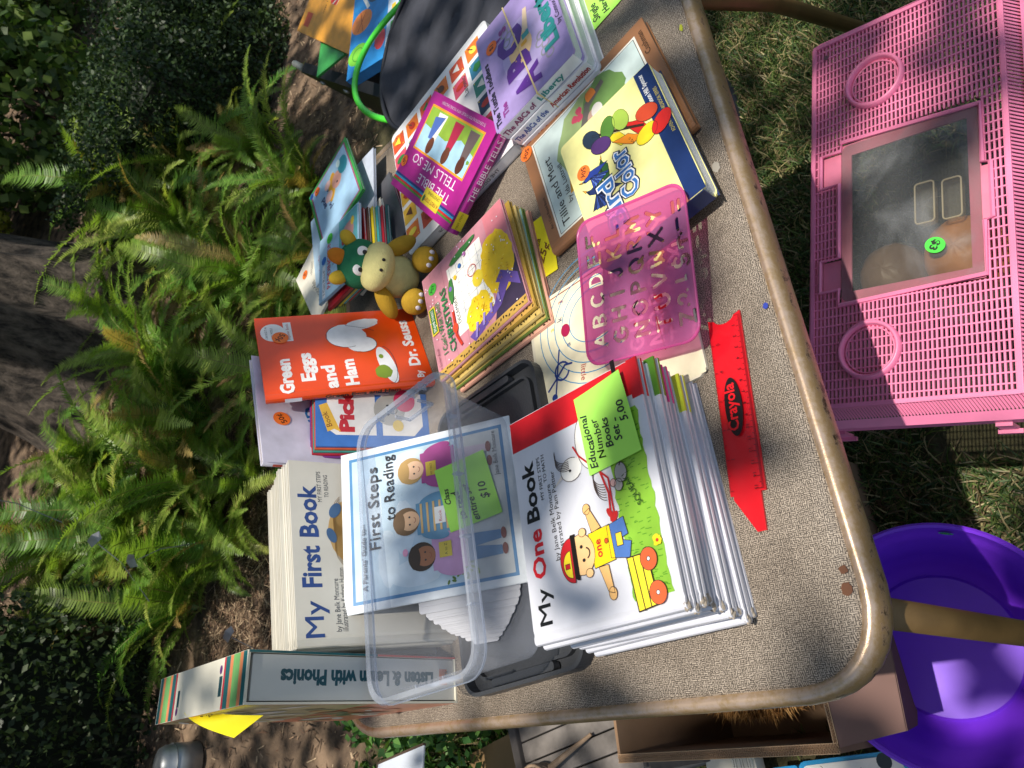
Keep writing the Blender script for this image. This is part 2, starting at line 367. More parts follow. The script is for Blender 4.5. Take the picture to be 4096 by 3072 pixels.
def blades(name, cx, cy, w_, h_, n, mats, L=(.03, .06), width=.003, flat=.6):
    x = cx + w_ * (RNG.random(n) - .5); y = cy + h_ * (RNG.random(n) - .5)
    ok = (np.hypot(x - .046, y - .40) > .155) & ~((x > -.06) & (x < .345) & (y > .47) & (y < .82)) & ~((x > -.25) & (x < -.07) & (y > .49) & (y < .84))
    lx = (x - .3248) * .96016 + (y - .3702) * -.27944; ly = (x - .3248) * -.27944 + (y - .3702) * -.96016; ok &= ~((lx > -.01) & (lx < .53) & (ly > .005) & (ly < .24))
    x = x[ok]; y = y[ok]; n = len(x); z = gz(x, y)
    a = RNG.random(n) * 2 * np.pi; ln = RNG.uniform(L[0], L[1], n); lean = RNG.uniform(.1, flat * 1.6, n)
    dx = np.cos(a); dy = np.sin(a); sx = -dy * width * .5; sy = dx * width * .5
    p0 = np.stack([x, y, z], 1); side = np.stack([sx, sy, 0 * sx], 1)
    mid = p0 + np.stack([dx * np.sin(lean) * ln * .5, dy * np.sin(lean) * ln * .5, np.cos(lean) * ln * .55], 1)
    tip = p0 + np.stack([dx * np.sin(lean * 1.3) * ln, dy * np.sin(lean * 1.3) * ln, np.maximum(.15, np.cos(lean * 1.4)) * ln * .85], 1)
    vs = np.stack([p0 - side, p0 + side, mid + side * .9, mid - side * .9, tip + side * .15, tip - side * .15], 1).reshape(-1, 3)
    k = np.arange(n) * 6; fs = np.concatenate([np.stack([k, k + 1, k + 2, k + 3], 1), np.stack([k + 3, k + 2, k + 4, k + 5], 1)])
    mi = RNG.integers(0, len(mats), n); mi = np.concatenate([mi, mi])
    o = stuffmesh(name, vs, fs, mats, mi); o['kind'] = 'stuff'; o['label'] = 'short lawn grass with dry straw blades around the table'; return o
gmats = [leafmat('turf_a', '4f6834'), leafmat('turf_b', '6f7f44'), leafmat('turf_c', 'a3956c', .2), leafmat('turf_d', '3c522a'), leafmat('turf_e', '6e5f44', .2), leafmat('turf_d', '3c522a')]
blades('grass', .60, .22, 1.9, 1.0, 95000, gmats, L=(.02, .055), width=.0025, flat=.95)
g2 = blades('grass', -.1, 1.35, 1.6, 1.1, 16000, gmats, L=(.04, .10), width=.004, flat=.6); g2['label'] = 'longer grass left of the far end of the table'
def chips(name, x0, x1, y0, y1, n, mats, label, L=(.01, .04), wd=(.002, .006)):
    x = RNG.uniform(x0, x1, n); y = RNG.uniform(y0, y1, n); z = gz(x, y) + RNG.uniform(.001, .012, n); a = RNG.random(n) * np.pi
    ln = RNG.uniform(*L, n) / 2; w2 = RNG.uniform(*wd, n) / 2; t = RNG.normal(0, .25, n)
    d = np.stack([np.cos(a) * ln, np.sin(a) * ln, t * ln], 1); s = np.stack([-np.sin(a) * w2, np.cos(a) * w2, RNG.normal(0, .5, n) * w2], 1); c = np.stack([x, y, z], 1)
    vs = np.stack([c - d - s, c + d - s * .6, c + d + s * .6, c - d + s], 1).reshape(-1, 3); k = np.arange(n) * 4
    o = stuffmesh(name, vs, np.stack([k, k + 1, k + 2, k + 3], 1), mats, RNG.integers(0, len(mats), n)); o['kind'] = 'stuff'; o['label'] = label; return o
cm = [mat('chip_a', '8a7058', .9), mat('chip_b', '5b4433', .9), mat('chip_c', 'b39c7e', .9), mat('chip_d', '3b2c22', .9)]
chips('leaf_litter', -1.2, 4.6, 1.9, 4.8, 26000, cm, 'brown leaf litter and bark chips on the bare soil')
chips('leaf_litter', .2, 1.5, 2.2, 2.9, 9000, cm, 'heap of dry brown fern debris behind the books', L=(.03, .09), wd=(.001, .003))

def leaf_mass(name, centers, radii, n, size, mats, parent, seed=0, shell=.55, aspect=.6, up=.5, box=None):
    g = np.random.default_rng(seed)
    if box is not None:
        (x0, x1), (y0, y1), (z0, z1) = box
        p = np.stack([g.uniform(x0, x1, n), g.uniform(y0, y1, n), g.uniform(z0, z1, n)], 1)
        face = g.integers(0, 10, n); q = np.abs(g.normal(0, .07, n))
        m_ = face < 5; p[m_, 1] = y0 + q[m_] + .09 * np.sin(p[m_, 0] * 5 + 1.3 * p[m_, 2] * 4); m_ = (face >= 5) & (face < 7); p[m_, 2] = z1 - q[m_] + .05 * np.sin(p[m_, 0] * 6)
        m_ = face == 7; p[m_, 0] = x1 - q[m_] + .06 * np.sin(p[m_, 2] * 9 + p[m_, 1] * 5); m_ = face == 8; p[m_, 0] = x0 + q[m_]
    else:
        c = np.array(centers); r = np.array(radii); k = g.integers(0, len(c), n); d = g.normal(0, 1, (n, 3)); d /= np.linalg.norm(d, axis=1)[:, None]
        rad = shell + (1.08 - shell) * g.random(n) ** .6
        p = c[k] + d * r[k] * rad[:, None]
    a = g.normal(0, 1, (n, 3)); a /= np.linalg.norm(a, axis=1)[:, None]
    nrm = g.normal(0, 1, (n, 3)); nrm[:, 2] += up; nrm[:, 1] -= .5; b = np.cross(a, nrm); b /= np.linalg.norm(b, axis=1)[:, None] + 1e-9
    s = size * g.uniform(.6, 1.3, n)[:, None] / 2; a *= s; b *= s * aspect
    vs = np.stack([p - a, p - a * .1 + b, p + a, p - a * .1 - b], 1).reshape(-1, 3); kk = np.arange(n) * 4
    return stuffmesh(name, vs, np.stack([kk, kk + 1, kk + 2, kk + 3], 1), mats, g.integers(0, len(mats), n), parent=parent)
def stems(parent, pts, name='stem', r=.012, m=None):
    mb = MB()
    for a, b_ in pts:
        a = Vector(a); b_ = Vector(b_); c = (a + b_) / 2 + Vector((random.uniform(-.05, .05), random.uniform(-.05, .05), 0)); mb.tube([a, c, b_], [r, r * .8, r * .5], 6)
    return mb.build(name, m or mat('twig', '4a3a2c', .9, var=.3, scale=20), parent, smooth=True)
hm = [leafmat('box_a', '2f4526', .2), leafmat('box_b', '22361c', .2), leafmat('box_c', '41582f', .25)]
def hedge(label, x0, x1, y0, y1, z0, z1, n, size, mats, seed):
    o = thing('hedge', label, 'hedge', Matrix.Translation((0, 0, 0)))
    lf = leaf_mass('foliage', None, None, n, size, mats, o, seed, box=((x0, x1), (y0, y1), (z0, z1))); lf['kind'] = 'stuff'
    stems(o, [((x0 + (x1 - x0) * (k + .5) / 7, y0 + .25, z0 - .25), (x0 + (x1 - x0) * (k + .5) / 7 + .1, y0 + .3, z1 * .9)) for k in range(7)], r=.02)
    MB().box(x0 + .16, x1 - .16, y0 + .2, y1 - .1, z0 - .1, z1 - .18).build('light_block_core', mat('hedge_core', '141c0f', 1), o)  # solid dark box added inside the leaves to block light, not foliage
    return o
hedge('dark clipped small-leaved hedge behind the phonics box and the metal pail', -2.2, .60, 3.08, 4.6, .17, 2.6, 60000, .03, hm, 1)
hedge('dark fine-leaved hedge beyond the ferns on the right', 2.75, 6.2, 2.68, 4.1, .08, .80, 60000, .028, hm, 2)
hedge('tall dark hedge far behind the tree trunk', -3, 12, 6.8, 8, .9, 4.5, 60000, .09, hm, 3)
def bush(name, label, centers, radii, n, size, mats, seed, aspect=.6, base=None):
    o = thing(name, label, 'bush'); leaf_mass('foliage', centers, radii, n, size, mats, o, seed, aspect=aspect)['kind'] = 'stuff'
    bx = base or (centers[0][0], centers[0][1], float(gz(np.array(centers[0][0]), np.array(centers[0][1]))) - .05)
    stems(o, [(bx, (c[0] + .1, c[1], c[2])) for c in centers], r=.015); return o
rm = [leafmat('round_a', '4c7038'), leafmat('round_b', '38572b'), leafmat('round_c', '6f9048')]
bush('round_leaf_bush', 'round-leaved green bush with bare twigs above the far hedge', [(4.2, 4.9, 1.0), (5.2, 5.2, 1.4), (4.6, 5.3, 2.0), (6.2, 5.4, 1.2), (5.6, 5.6, 2.3), (3.9, 5.6, 1.9)], [(.75, .5, .6)] * 6, 16000, .075, rm, 4, aspect=.85)
bush('sunlit_shrub', 'bright yellow-green sunlit shrub behind the trunk', [(3.35, 5.3, 1.15), (3.6, 5.5, 1.5)], [(.32, .3, .3)] * 2, 5000, .05, [leafmat('lime_a', 'a8b052'), leafmat('lime_b', '7f9338')], 5)
bush('low_shrub', 'leafy green shrub on the grass left of the table', [(.12, 1.72, .12), (-.02, 1.5, .1), (-.2, 1.7, .15)], [(.16, .15, .13)] * 3, 2600, .03, rm, 6)
# ---- the shade tree: trunk in view, crown above the frame
tree = thing('shade_tree', 'broad grey-barked tree trunk rising behind the ferns', 'tree')
vs = []; fs = []; nr = 40; ns = 64; tc_ = Vector((2.25, 4.45, .35))
for i in range(nr + 1):
    t = i / nr; z = -.3 + 5.2 * t ** 1.3; fl = .42 + .34 * math.exp(-max(0, z) * 2.6)
    for k in range(ns):
        a = 2 * math.pi * k / ns; lobes = 1 + .13 * math.exp(-z * 1.2) * math.sin(a * 4 + .6) + .045 * math.sin(a * 9 + 2 * math.sin(z * 1.5)) + .02 * math.sin(a * 23 + z * 3)
        ridge = .012 * (math.sin(a * 31 + 3 * math.sin(z * 2.2 + a * 3)) + math.sin(a * 47 + z * 5))
        rr = fl * lobes + ridge; vs.append((tc_.x + rr * math.cos(a) + .13 * z * .5, tc_.y + rr * math.sin(a) + .04 * z, tc_.z + z))
for i in range(nr):
    for k in range(ns): k2 = (k + 1) % ns; fs.append((i * ns + k, i * ns + k2, (i + 1) * ns + k2, (i + 1) * ns + k))
bark = mat('bark', '8a7d70', .95); n = bark.node_tree.nodes; l = bark.node_tree.links; b = n['Principled BSDF']
tcn = n.new('ShaderNodeTexCoord'); mp = n.new('ShaderNodeMapping'); mp.inputs['Scale'].default_value = (16, 16, 4.5); wz = n.new('ShaderNodeTexNoise'); wz.inputs['Scale'].default_value = 1.2; wz.inputs['Detail'].default_value = 12; wz.inputs['Roughness'].default_value = .72; wz.inputs['Distortion'].default_value = .15
rp = n.new('ShaderNodeValToRGB'); rp.color_ramp.elements[0].color = hx('14100e'); rp.color_ramp.elements[1].color = hx('6c6157'); rp.color_ramp.elements[0].position = .38; rp.color_ramp.elements[1].position = .64
bp = n.new('ShaderNodeBump'); bp.inputs['Strength'].default_value = 1; bp.inputs['Distance'].default_value = .03
l.new(tcn.outputs['Object'], mp.inputs[0]); l.new(mp.outputs[0], wz.inputs['Vector']); l.new(wz.outputs['Fac'], rp.inputs[0]); l.new(rp.outputs[0], b.inputs['Base Color']); l.new(wz.outputs['Fac'], bp.inputs['Height']); l.new(bp.outputs[0], b.inputs['Normal'])
MB().add(vs, fs).build('trunk', bark, tree, smooth=True)
for (ex, ey, ez, r0) in ((.2, .6, 5.8, .2), (-2.2, 3.5, 6.4, .16), (4.8, 2.2, 6.2, .18), (2.2, 0.4, 6.6, .15), (5.5, 6.2, 6.8, .16)):
    p0 = Vector((2.6, 4.65, 4.6)); p1 = Vector((ex, ey, ez)); pts = [p0 + (p1 - p0) * k / 6 + Vector((0, 0, .5 * math.sin(k / 6 * math.pi))) for k in range(7)]
    MB().tube(pts, [r0 * (1 - .12 * k) for k in range(7)], 10).build('limb', bark, tree, smooth=True)
g = np.random.default_rng(11)
# crown leaves: clumps over the garden, thinned where the sun falls through
def sunproj(p): # where a crown point shades the table plane (world xy)
    k = (p[:, 2] - T) / -SUN.z; return p[:, 0] + SUN.x * k, p[:, 1] + SUN.y * k
GAPS = [(.36, .05, .15, 1), (.46, .30, .045, .8), (.56, .36, .03, .8), (.78, .70, .06, .8), (.40, .50, .04, .8), (.03, .35, .05, .8), (.85, .30, .07, .8), (.50, .60, .04, .8), (.30, .77, .04, .8), (.1, .33, .05, 1), (.26, .25, .04, 1), (.12, .27, .045, .9), (.33, .30, .05, .6), (.62, .27, .06, .5), (.42, .62, .035, .7), (.70, .55, .05, .55), (.33, .02, .14, .95), (.65, .12, .08, .6), (.05, .80, .04, .8), (.15, .74, .05, .8), (.95, .55, .06, .7), (.62, .45, .045, .6), (.33, .66, .04, .8), (-.05, 1.6, .15, .7), (.55, .76, .05, .5)]
gr_ = random.Random(12)
for q in range(26): GAPS.append((gr_.uniform(.4, 3.0), gr_.uniform(2.3, 3.6), gr_.uniform(.07, .20), .92))
NC = 620; NL = 80; cx = g.uniform(-5, 10, NC); cy = g.uniform(-4.5, 11, NC); cz = g.uniform(4.2, 6.8, NC)
near_ = (np.hypot((cx - .6) / 2.2, (cy + .1) / 1.5) < 1) & (g.random(NC) < .30); cx, cy, cz = cx[~near_], cy[~near_], cz[~near_]; NC = len(cx)
P_ = np.repeat(np.stack([cx, cy, cz], 1), NL, 0) + g.normal(0, 1, (NC * NL, 3)) * np.array([.34, .34, .2])
extra = np.stack([g.uniform(-.8, 1.8, 900) , g.uniform(-1.4, 1.2, 900), g.uniform(4.4, 6.4, 900)], 1)
P_ = np.concatenate([P_, extra])
sx, sy = sunproj(P_); keep = np.ones(len(P_), bool); rr_ = g.random(len(P_))
for gx, gy, gr, pr in GAPS:
    d = np.hypot(sx - gx, sy - gy); keep &= ~((d < gr + .03) & (rr_ < pr))
P_ = P_[keep]; nL = len(P_)
a = g.normal(0, 1, (nL, 3)); a[:, 2] *= .35; a /= np.linalg.norm(a, axis=1)[:, None]; b_ = np.cross(a, g.normal(0, .5, (nL, 3)) + np.array([0, 0, 1.0])); b_ /= np.linalg.norm(b_, axis=1)[:, None]
s_ = g.uniform(.045, .085, nL)[:, None] / 1.0; a *= s_; b_ *= s_ * .55
vs = np.stack([P_ - a, P_ + b_, P_ + a, P_ - b_], 1).reshape(-1, 3); kk = np.arange(nL) * 4
crown = stuffmesh('crown', vs, np.stack([kk, kk + 1, kk + 2, kk + 3], 1), [leafmat('crown_leaf', '4a6b2e', .25)], parent=tree); crown['kind'] = 'stuff'

# ---- ferns
fm = [leafmat('fern_a', '7a9a40', .45, .38), leafmat('fern_b', '5a7c2e', .42, .38), leafmat('fern_c', 'a0b256', .48, .38), leafmat('fern_d', 'a08c54', .4, .5)]
def frond_mesh(L, arch, seed, fmat):
    rg = random.Random(seed); pts = []; ang = math.radians(80); p = Vector((0, 0, 0)); N = 36
    for k in range(N + 1):
        pts.append(p.copy()); ang -= arch / N * (0.5 + k / N); p = p + Vector((math.cos(ang), math.sin(k * .2) * .06, math.sin(ang))) * L / N
    mb = MB(); mb.tube(pts[::3], [.0028 * (1 - .07 * k) for k in range(len(pts[::3]))], 4, 1)
    for k in range(5, N * 2):
        t = k / (N * 2); i = min(int(t * N), N - 1); q = pts[i].lerp(pts[i + 1], t * N - i); d = (pts[i + 1] - pts[i]).normalized()
        ll = L * .088 * min(1, (t - .02) * 7) * (1 - max(0, t - .70) / .32) ** .75 * rg.uniform(.85, 1.1); wd = L / N * .21
        if ll < .004: ll = .004
        up = d.cross(Vector((0, 1, 0))).normalized() * -1
        for s in (-1, 1):
            out = (Vector((0, s, 0)) + d * .28 + up * rg.uniform(-.25, .1)).normalized()
            a0 = q - d * wd; a1 = q + d * wd; m0 = q + out * ll * .55 - d * wd * .8 + up * ll * .05; m1 = q + out * ll * .55 + d * wd * .9 + up * ll * .05; e = q + out * ll - up * ll * .08 + d * wd
            mb.add([a0, a1, m1, m0, e], [(0, 1, 2, 3), (3, 2, 4)], 0)
    me_o = mb.build('frond', [fmat, mat('rachis', '7d7a3c', .6)], None); return me_o
protos = []
for k in range(8): protos.append(frond_mesh([.62, .5, .72, .56, .66, .45, .6, .5][k], [1.5, 1.9, 1.2, 2.2, 1.7, 1.4, 2.0, 1.1][k], k, fm[[0, 1, 0, 2, 1, 0, 1, 3][k]]))
meshes = [p.data for p in protos]
for p in protos: bpy.data.objects.remove(p)
ferns = [(2.55, 2.62, .75, 'bright fern nearest the black bin on the right'), (1.9, 2.7, 1.0, 'big fern beside the far right corner of the table'), (2.45, 3.25, 1.1, 'tall fern in front of the right hedge'),
         (1.75, 3.35, .9, 'fern in front of the trunk, right of its middle'), (1.25, 2.95, 1.0, 'fern just above the orange book'), (1.35, 3.75, .85, 'fern at the left foot of the trunk'),
         (.85, 3.25, 1.0, 'fern between the hedge and the trunk'), (.55, 2.95, .85, 'leftmost fern, arching over the soil path'), (2.9, 3.7, 1.15, 'shaded fern furthest right against the trunk'), (.95, 2.6, .7, 'low fern behind the white book stack'),
         (2.2, 3.85, .75, 'fern growing against the trunk base'), (2.15, 2.32, .85, 'fern whose fronds reach over the soil right of the leaning paperbacks'), (1.72, 2.2, .8, 'fern closest to the back edge of the table, behind the crocodile book'), (1.3, 2.35, .85, 'fern directly behind the orange book'), (.98, 2.9, 1.0, 'fern behind and left of the lilac hand book'), (2.1, 2.95, .85, 'fern in the middle of the right half of the bank'), (1.55, 3.1, .85, 'fern midway between the trunk and the plush toy'), (1.05, 3.45, .95, 'fern left of the trunk, behind the first row'), (.7, 2.75, .8, 'low fern over the soil behind the cream-edged books'), (2.75, 3.15, .95, 'fern at the right edge of the bank'), (1.6, 2.35, .65, 'low fern between the leaning books and the soil'), (.9, 3.9, 1.0, 'fern behind the paper plant tags'), (3.3, 3.05, .6, 'small isolated fern on the dark soil before the right hedge')]
rf = random.Random(3)
for (fx, fy, sc, lab) in ferns:
    fz = float(gz(np.array(fx), np.array(fy))); o = thing('fern', lab, 'fern', Matrix.Translation((fx, fy, fz)), 'ferns on the bank')
    nfr = 34 if sc > .8 else 24
    for k in range(nfr):
        q = bpy.data.objects.new('frond', meshes[rf.randrange(8)]); COL.objects.link(q); q.parent = o
        az = 2 * math.pi * k / nfr * 2.4 + rf.uniform(-.3, .3); s = sc * rf.uniform(.75, 1.25)
        q.matrix_local = Matrix.Rotation(az, 4, 'Z') @ Matrix.Rotation(rf.uniform(-.25, .75), 4, 'Y') @ Matrix.Scale(s, 4); q.location = (rf.uniform(-.05, .05), rf.uniform(-.05, .05), 0)
# ---- paper plant tags among the ferns
for k, (x, y, z, ang, lab) in enumerate([(.66, 2.62, -.07, 40, 'crumpled white paper plant tag standing highest among the ferns'), (.60, 2.62, -.19, -20, 'white paper plant tag in the middle of the ferns'), (.36, 2.55, -.50, 30, 'white paper plant tag over the soil path near the phonics box'), (.86, 2.95, .22, 10, 'white paper tag at the very top of the ferns')]):
    M = Matrix.Translation(V(x, y, z)) @ Matrix.Rotation(math.radians(ang), 4, 'Y') @ Matrix.Rotation(.4, 4, 'X'); o = thing('plant_tag', lab, 'plant tag', M, 'paper tags in the ferns')
    MB().add([(-.022, 0, -.014), (.008, .008, -.017), (.020, .002, -.013), (.024, -.004, .014), (.004, .010, .015), (-.021, 0, .013)], [(0, 1, 4, 5), (1, 2, 3, 4)]).add([(-.022, .001, -.014), (.008, .009, -.017), (.020, .003, -.013), (.024, -.003, .014), (.004, .011, .015), (-.021, .001, .013)], [(5, 4, 1, 0), (4, 3, 2, 1)]).build('tag_paper', mat('tagp', 'a9abb0', .7, var=.15, scale=60), o)
    MB().tube([(0, 0, -.02), (.02, 0, -.12), (.015, 0, -.3)], .0018, 5).build('stake', mat('stake', '8b8d90', .6), o)
#@@TABLE
# ================================================================ TABLE
tb = thing('folding_table', 'folding card table with woven-look vinyl top and worn bronze metal rim', 'table', Matrix.Translation(V(0, 0, 0)))
def rrect(pts, r, n=8):
    out = []; m = len(pts)
    for i in range(m):
        p = Vector(pts[i]); a = (Vector(pts[i - 1]) - p).normalized(); b_ = (Vector(pts[(i + 1) % m]) - p).normalized()
        s = p + a * r; e = p + b_ * r
        for k in range(n + 1): t = k / n; out.append((s * (1 - t) ** 2 + p * 2 * t * (1 - t) * .9 + (s + e) * .5 * 2 * t * (1 - t) * .1 + e * t * t))
    return out
base = [(.0045, .2255), (.889, .2443), (.889, .918), (.012, .915)]
def offs(pts, d):
    m = len(pts); out = []
    for i in range(m):
        t = (pts[(i + 1) % m] - pts[i - 1]).normalized(); out.append(pts[i] + Vector((t.y, -t.x)) * d)
    return out
# subdivide straight sides so that the sweep stays even
rim0 = rrect(base, .062)
def ringz(pts, z): return [(p.x, p.y, z) for p in pts]
vinyl = mat('woven_vinyl', 'b5a993', .6); n = vinyl.node_tree.nodes; l = vinyl.node_tree.links; b = n['Principled BSDF']
tc = n.new('ShaderNodeTexCoord')
def brick(rot, sc, wd, hgt, mort):
    mp = n.new('ShaderNodeMapping'); mp.inputs['Rotation'].default_value = (0, 0, rot); l.new(tc.outputs['Object'], mp.inputs[0])
    wn = n.new('ShaderNodeTexNoise'); wn.inputs['Scale'].default_value = 160; wn.inputs['Detail'].default_value = 2; l.new(tc.outputs['Object'], wn.inputs['Vector'])
    ad = n.new('ShaderNodeVectorMath'); ad.operation = 'MULTIPLY_ADD'; l.new(wn.outputs['Color'], ad.inputs[0]); ad.inputs[1].default_value = (.0022, .0022, 0); l.new(mp.outputs[0], ad.inputs[2])
    bt = n.new('ShaderNodeTexBrick'); bt.inputs['Scale'].default_value = sc; bt.inputs['Brick Width'].default_value = wd; bt.inputs['Row Height'].default_value = hgt; bt.inputs['Mortar Size'].default_value = mort; bt.inputs['Mortar Smooth'].default_value = .6
    bt.inputs['Color1'].default_value = hx('b8ab9b'); bt.inputs['Color2'].default_value = hx('9b8f80'); bt.inputs['Mortar'].default_value = hx('33291f'); l.new(ad.outputs[0], bt.inputs['Vector']); return bt
b1 = brick(.02, 1, .0050, .0015, .00040); b2 = brick(1.59, 1, .0047, .0014, .00037)
nz = n.new('ShaderNodeTexNoise'); nz.inputs['Scale'].default_value = 330; nz.inputs['Detail'].default_value = 1; l.new(tc.outputs['Object'], nz.inputs['Vector'])
th = n.new('ShaderNodeMath'); th.operation = 'GREATER_THAN'; th.inputs[1].default_value = .5; l.new(nz.outputs['Fac'], th.inputs[0])
mx = n.new('ShaderNodeMix'); mx.data_type = 'RGBA'; l.new(th.outputs[0], mx.inputs[0]); l.new(b1.outputs['Color'], mx.inputs[6]); l.new(b2.outputs['Color'], mx.inputs[7])
nz3 = n.new('ShaderNodeTexNoise'); nz3.inputs['Scale'].default_value = 9; nz3.inputs['Detail'].default_value = 5; l.new(tc.outputs['Object'], nz3.inputs['Vector'])
rp = n.new('ShaderNodeValToRGB'); rp.color_ramp.elements[0].color = (.52, .49, .46, 1); rp.color_ramp.elements[1].color = (.84, .83, .82, 1); rp.color_ramp.elements[0].position = .3; rp.color_ramp.elements[1].position = .55; l.new(nz3.outputs['Fac'], rp.inputs[0])
mu = n.new('ShaderNodeMix'); mu.data_type = 'RGBA'; mu.blend_type = 'MULTIPLY'; mu.inputs[0].default_value = 1; l.new(mx.outputs[2], mu.inputs[6]); l.new(rp.outputs[0], mu.inputs[7]); l.new(mu.outputs[2], b.inputs['Base Color'])
bp = n.new('ShaderNodeBump'); bp.inputs['Strength'].default_value = .5; bp.inputs['Distance'].default_value = .0006; l.new(mx.outputs[2], bp.inputs['Height']); l.new(bp.outputs[0], b.inputs['Normal'])
mb = MB(); rings = [(-.045, 0.0), (-.014, -.0003), (-.005, -.0015), (.0, -.0045)]
m_ = len(rim0); vs = []; fs = []
for d, z in rings: vs += ringz(offs(rim0, d), z)
for j in range(len(rings) - 1):
    for i in range(m_): k = (i + 1) % m_; fs.append((j * m_ + i, j * m_ + k, (j + 1) * m_ + k, (j + 1) * m_ + i))
fs = [f[::-1] for f in fs]
mb.add(vs, fs); mb.f.append(tuple(range(m_))); mb.m.append(0)
mb.build('tabletop', vinyl, tb, smooth=True)
rimm = mat('bronze_rim', 'b39570', .34, metal=.5); n = rimm.node_tree.nodes; l = rimm.node_tree.links; b = n['Principled BSDF']
tc = n.new('ShaderNodeTexCoord'); sp = n.new('ShaderNodeSeparateXYZ'); l.new(tc.outputs['Object'], sp.inputs[0])
nz = n.new('ShaderNodeTexNoise'); nz.inputs['Scale'].default_value = 70; nz.inputs['Detail'].default_value = 12; nz.inputs['Roughness'].default_value = .82; l.new(tc.outputs['Object'], nz.inputs['Vector'])
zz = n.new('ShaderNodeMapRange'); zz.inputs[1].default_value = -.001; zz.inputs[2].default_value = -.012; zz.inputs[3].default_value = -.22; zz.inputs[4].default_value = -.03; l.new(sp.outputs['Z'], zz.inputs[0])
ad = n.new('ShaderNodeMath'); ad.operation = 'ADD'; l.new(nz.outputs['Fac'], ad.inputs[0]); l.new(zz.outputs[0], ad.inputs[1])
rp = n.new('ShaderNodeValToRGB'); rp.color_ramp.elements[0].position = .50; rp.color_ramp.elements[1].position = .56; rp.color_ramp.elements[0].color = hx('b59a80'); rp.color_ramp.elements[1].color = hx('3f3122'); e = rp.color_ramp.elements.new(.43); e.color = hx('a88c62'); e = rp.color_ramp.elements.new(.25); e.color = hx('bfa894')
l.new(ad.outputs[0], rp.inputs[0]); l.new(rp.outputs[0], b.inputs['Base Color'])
nb = n.new('ShaderNodeTexNoise'); nb.inputs['Scale'].default_value = 900; l.new(tc.outputs['Object'], nb.inputs['Vector']); bp = n.new('ShaderNodeBump'); bp.inputs['Strength'].default_value = .15; bp.inputs['Distance'].default_value = .001; l.new(nb.outputs['Fac'], bp.inputs['Height']); l.new(bp.outputs[0], b.inputs['Normal'])
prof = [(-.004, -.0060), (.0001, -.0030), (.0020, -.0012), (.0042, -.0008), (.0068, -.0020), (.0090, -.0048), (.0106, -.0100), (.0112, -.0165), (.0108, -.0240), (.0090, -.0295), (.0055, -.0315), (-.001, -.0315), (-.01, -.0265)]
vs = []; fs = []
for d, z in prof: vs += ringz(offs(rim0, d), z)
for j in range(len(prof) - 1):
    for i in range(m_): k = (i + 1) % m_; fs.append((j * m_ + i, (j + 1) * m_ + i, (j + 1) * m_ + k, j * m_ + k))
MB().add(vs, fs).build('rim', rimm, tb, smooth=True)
MB().add(ringz(offs(rim0, -.004), -.024), [tuple(range(m_ - 1, -1, -1))]).build('underside', mat('hardboard', '5a4130', .9), tb)
legm = mat('bronze_leg', '705834', .45, var=.2, scale=30, metal=.3)
for p in ([(.0525, .239, -.028), (.0347, .217, -.30), (.012, .188, -.709)], [(.72, .262, -.028), (.895, .24, -.29), (1.105, .205, -.709)], [(.06, .86, -.028), (.04, .88, -.709)], [(.80, .86, -.028), (1.0, .90, -.709)]):
    MB().tube(p, .0118, 14).build('leg', legm, tb, smooth=True)
# scars on the vinyl
for (x, y, rx_, ry_, c) in ((.0655, .2345, .0050, .0040, '5f3a22'), (.0785, .2330, .0032, .0030, '5f3a22'), (.2965, .2375, .0026, .0022, '2c3fa0'), (.452, .2480, .006, .004, 'a09a90'), (.635, .2466, .005, .002, 'a9b02f')):
    a = Art(.0003); a.ell(x, y, rx_, ry_, c, n=18, wob=.18); a.build('stain', tb, rough=.7)
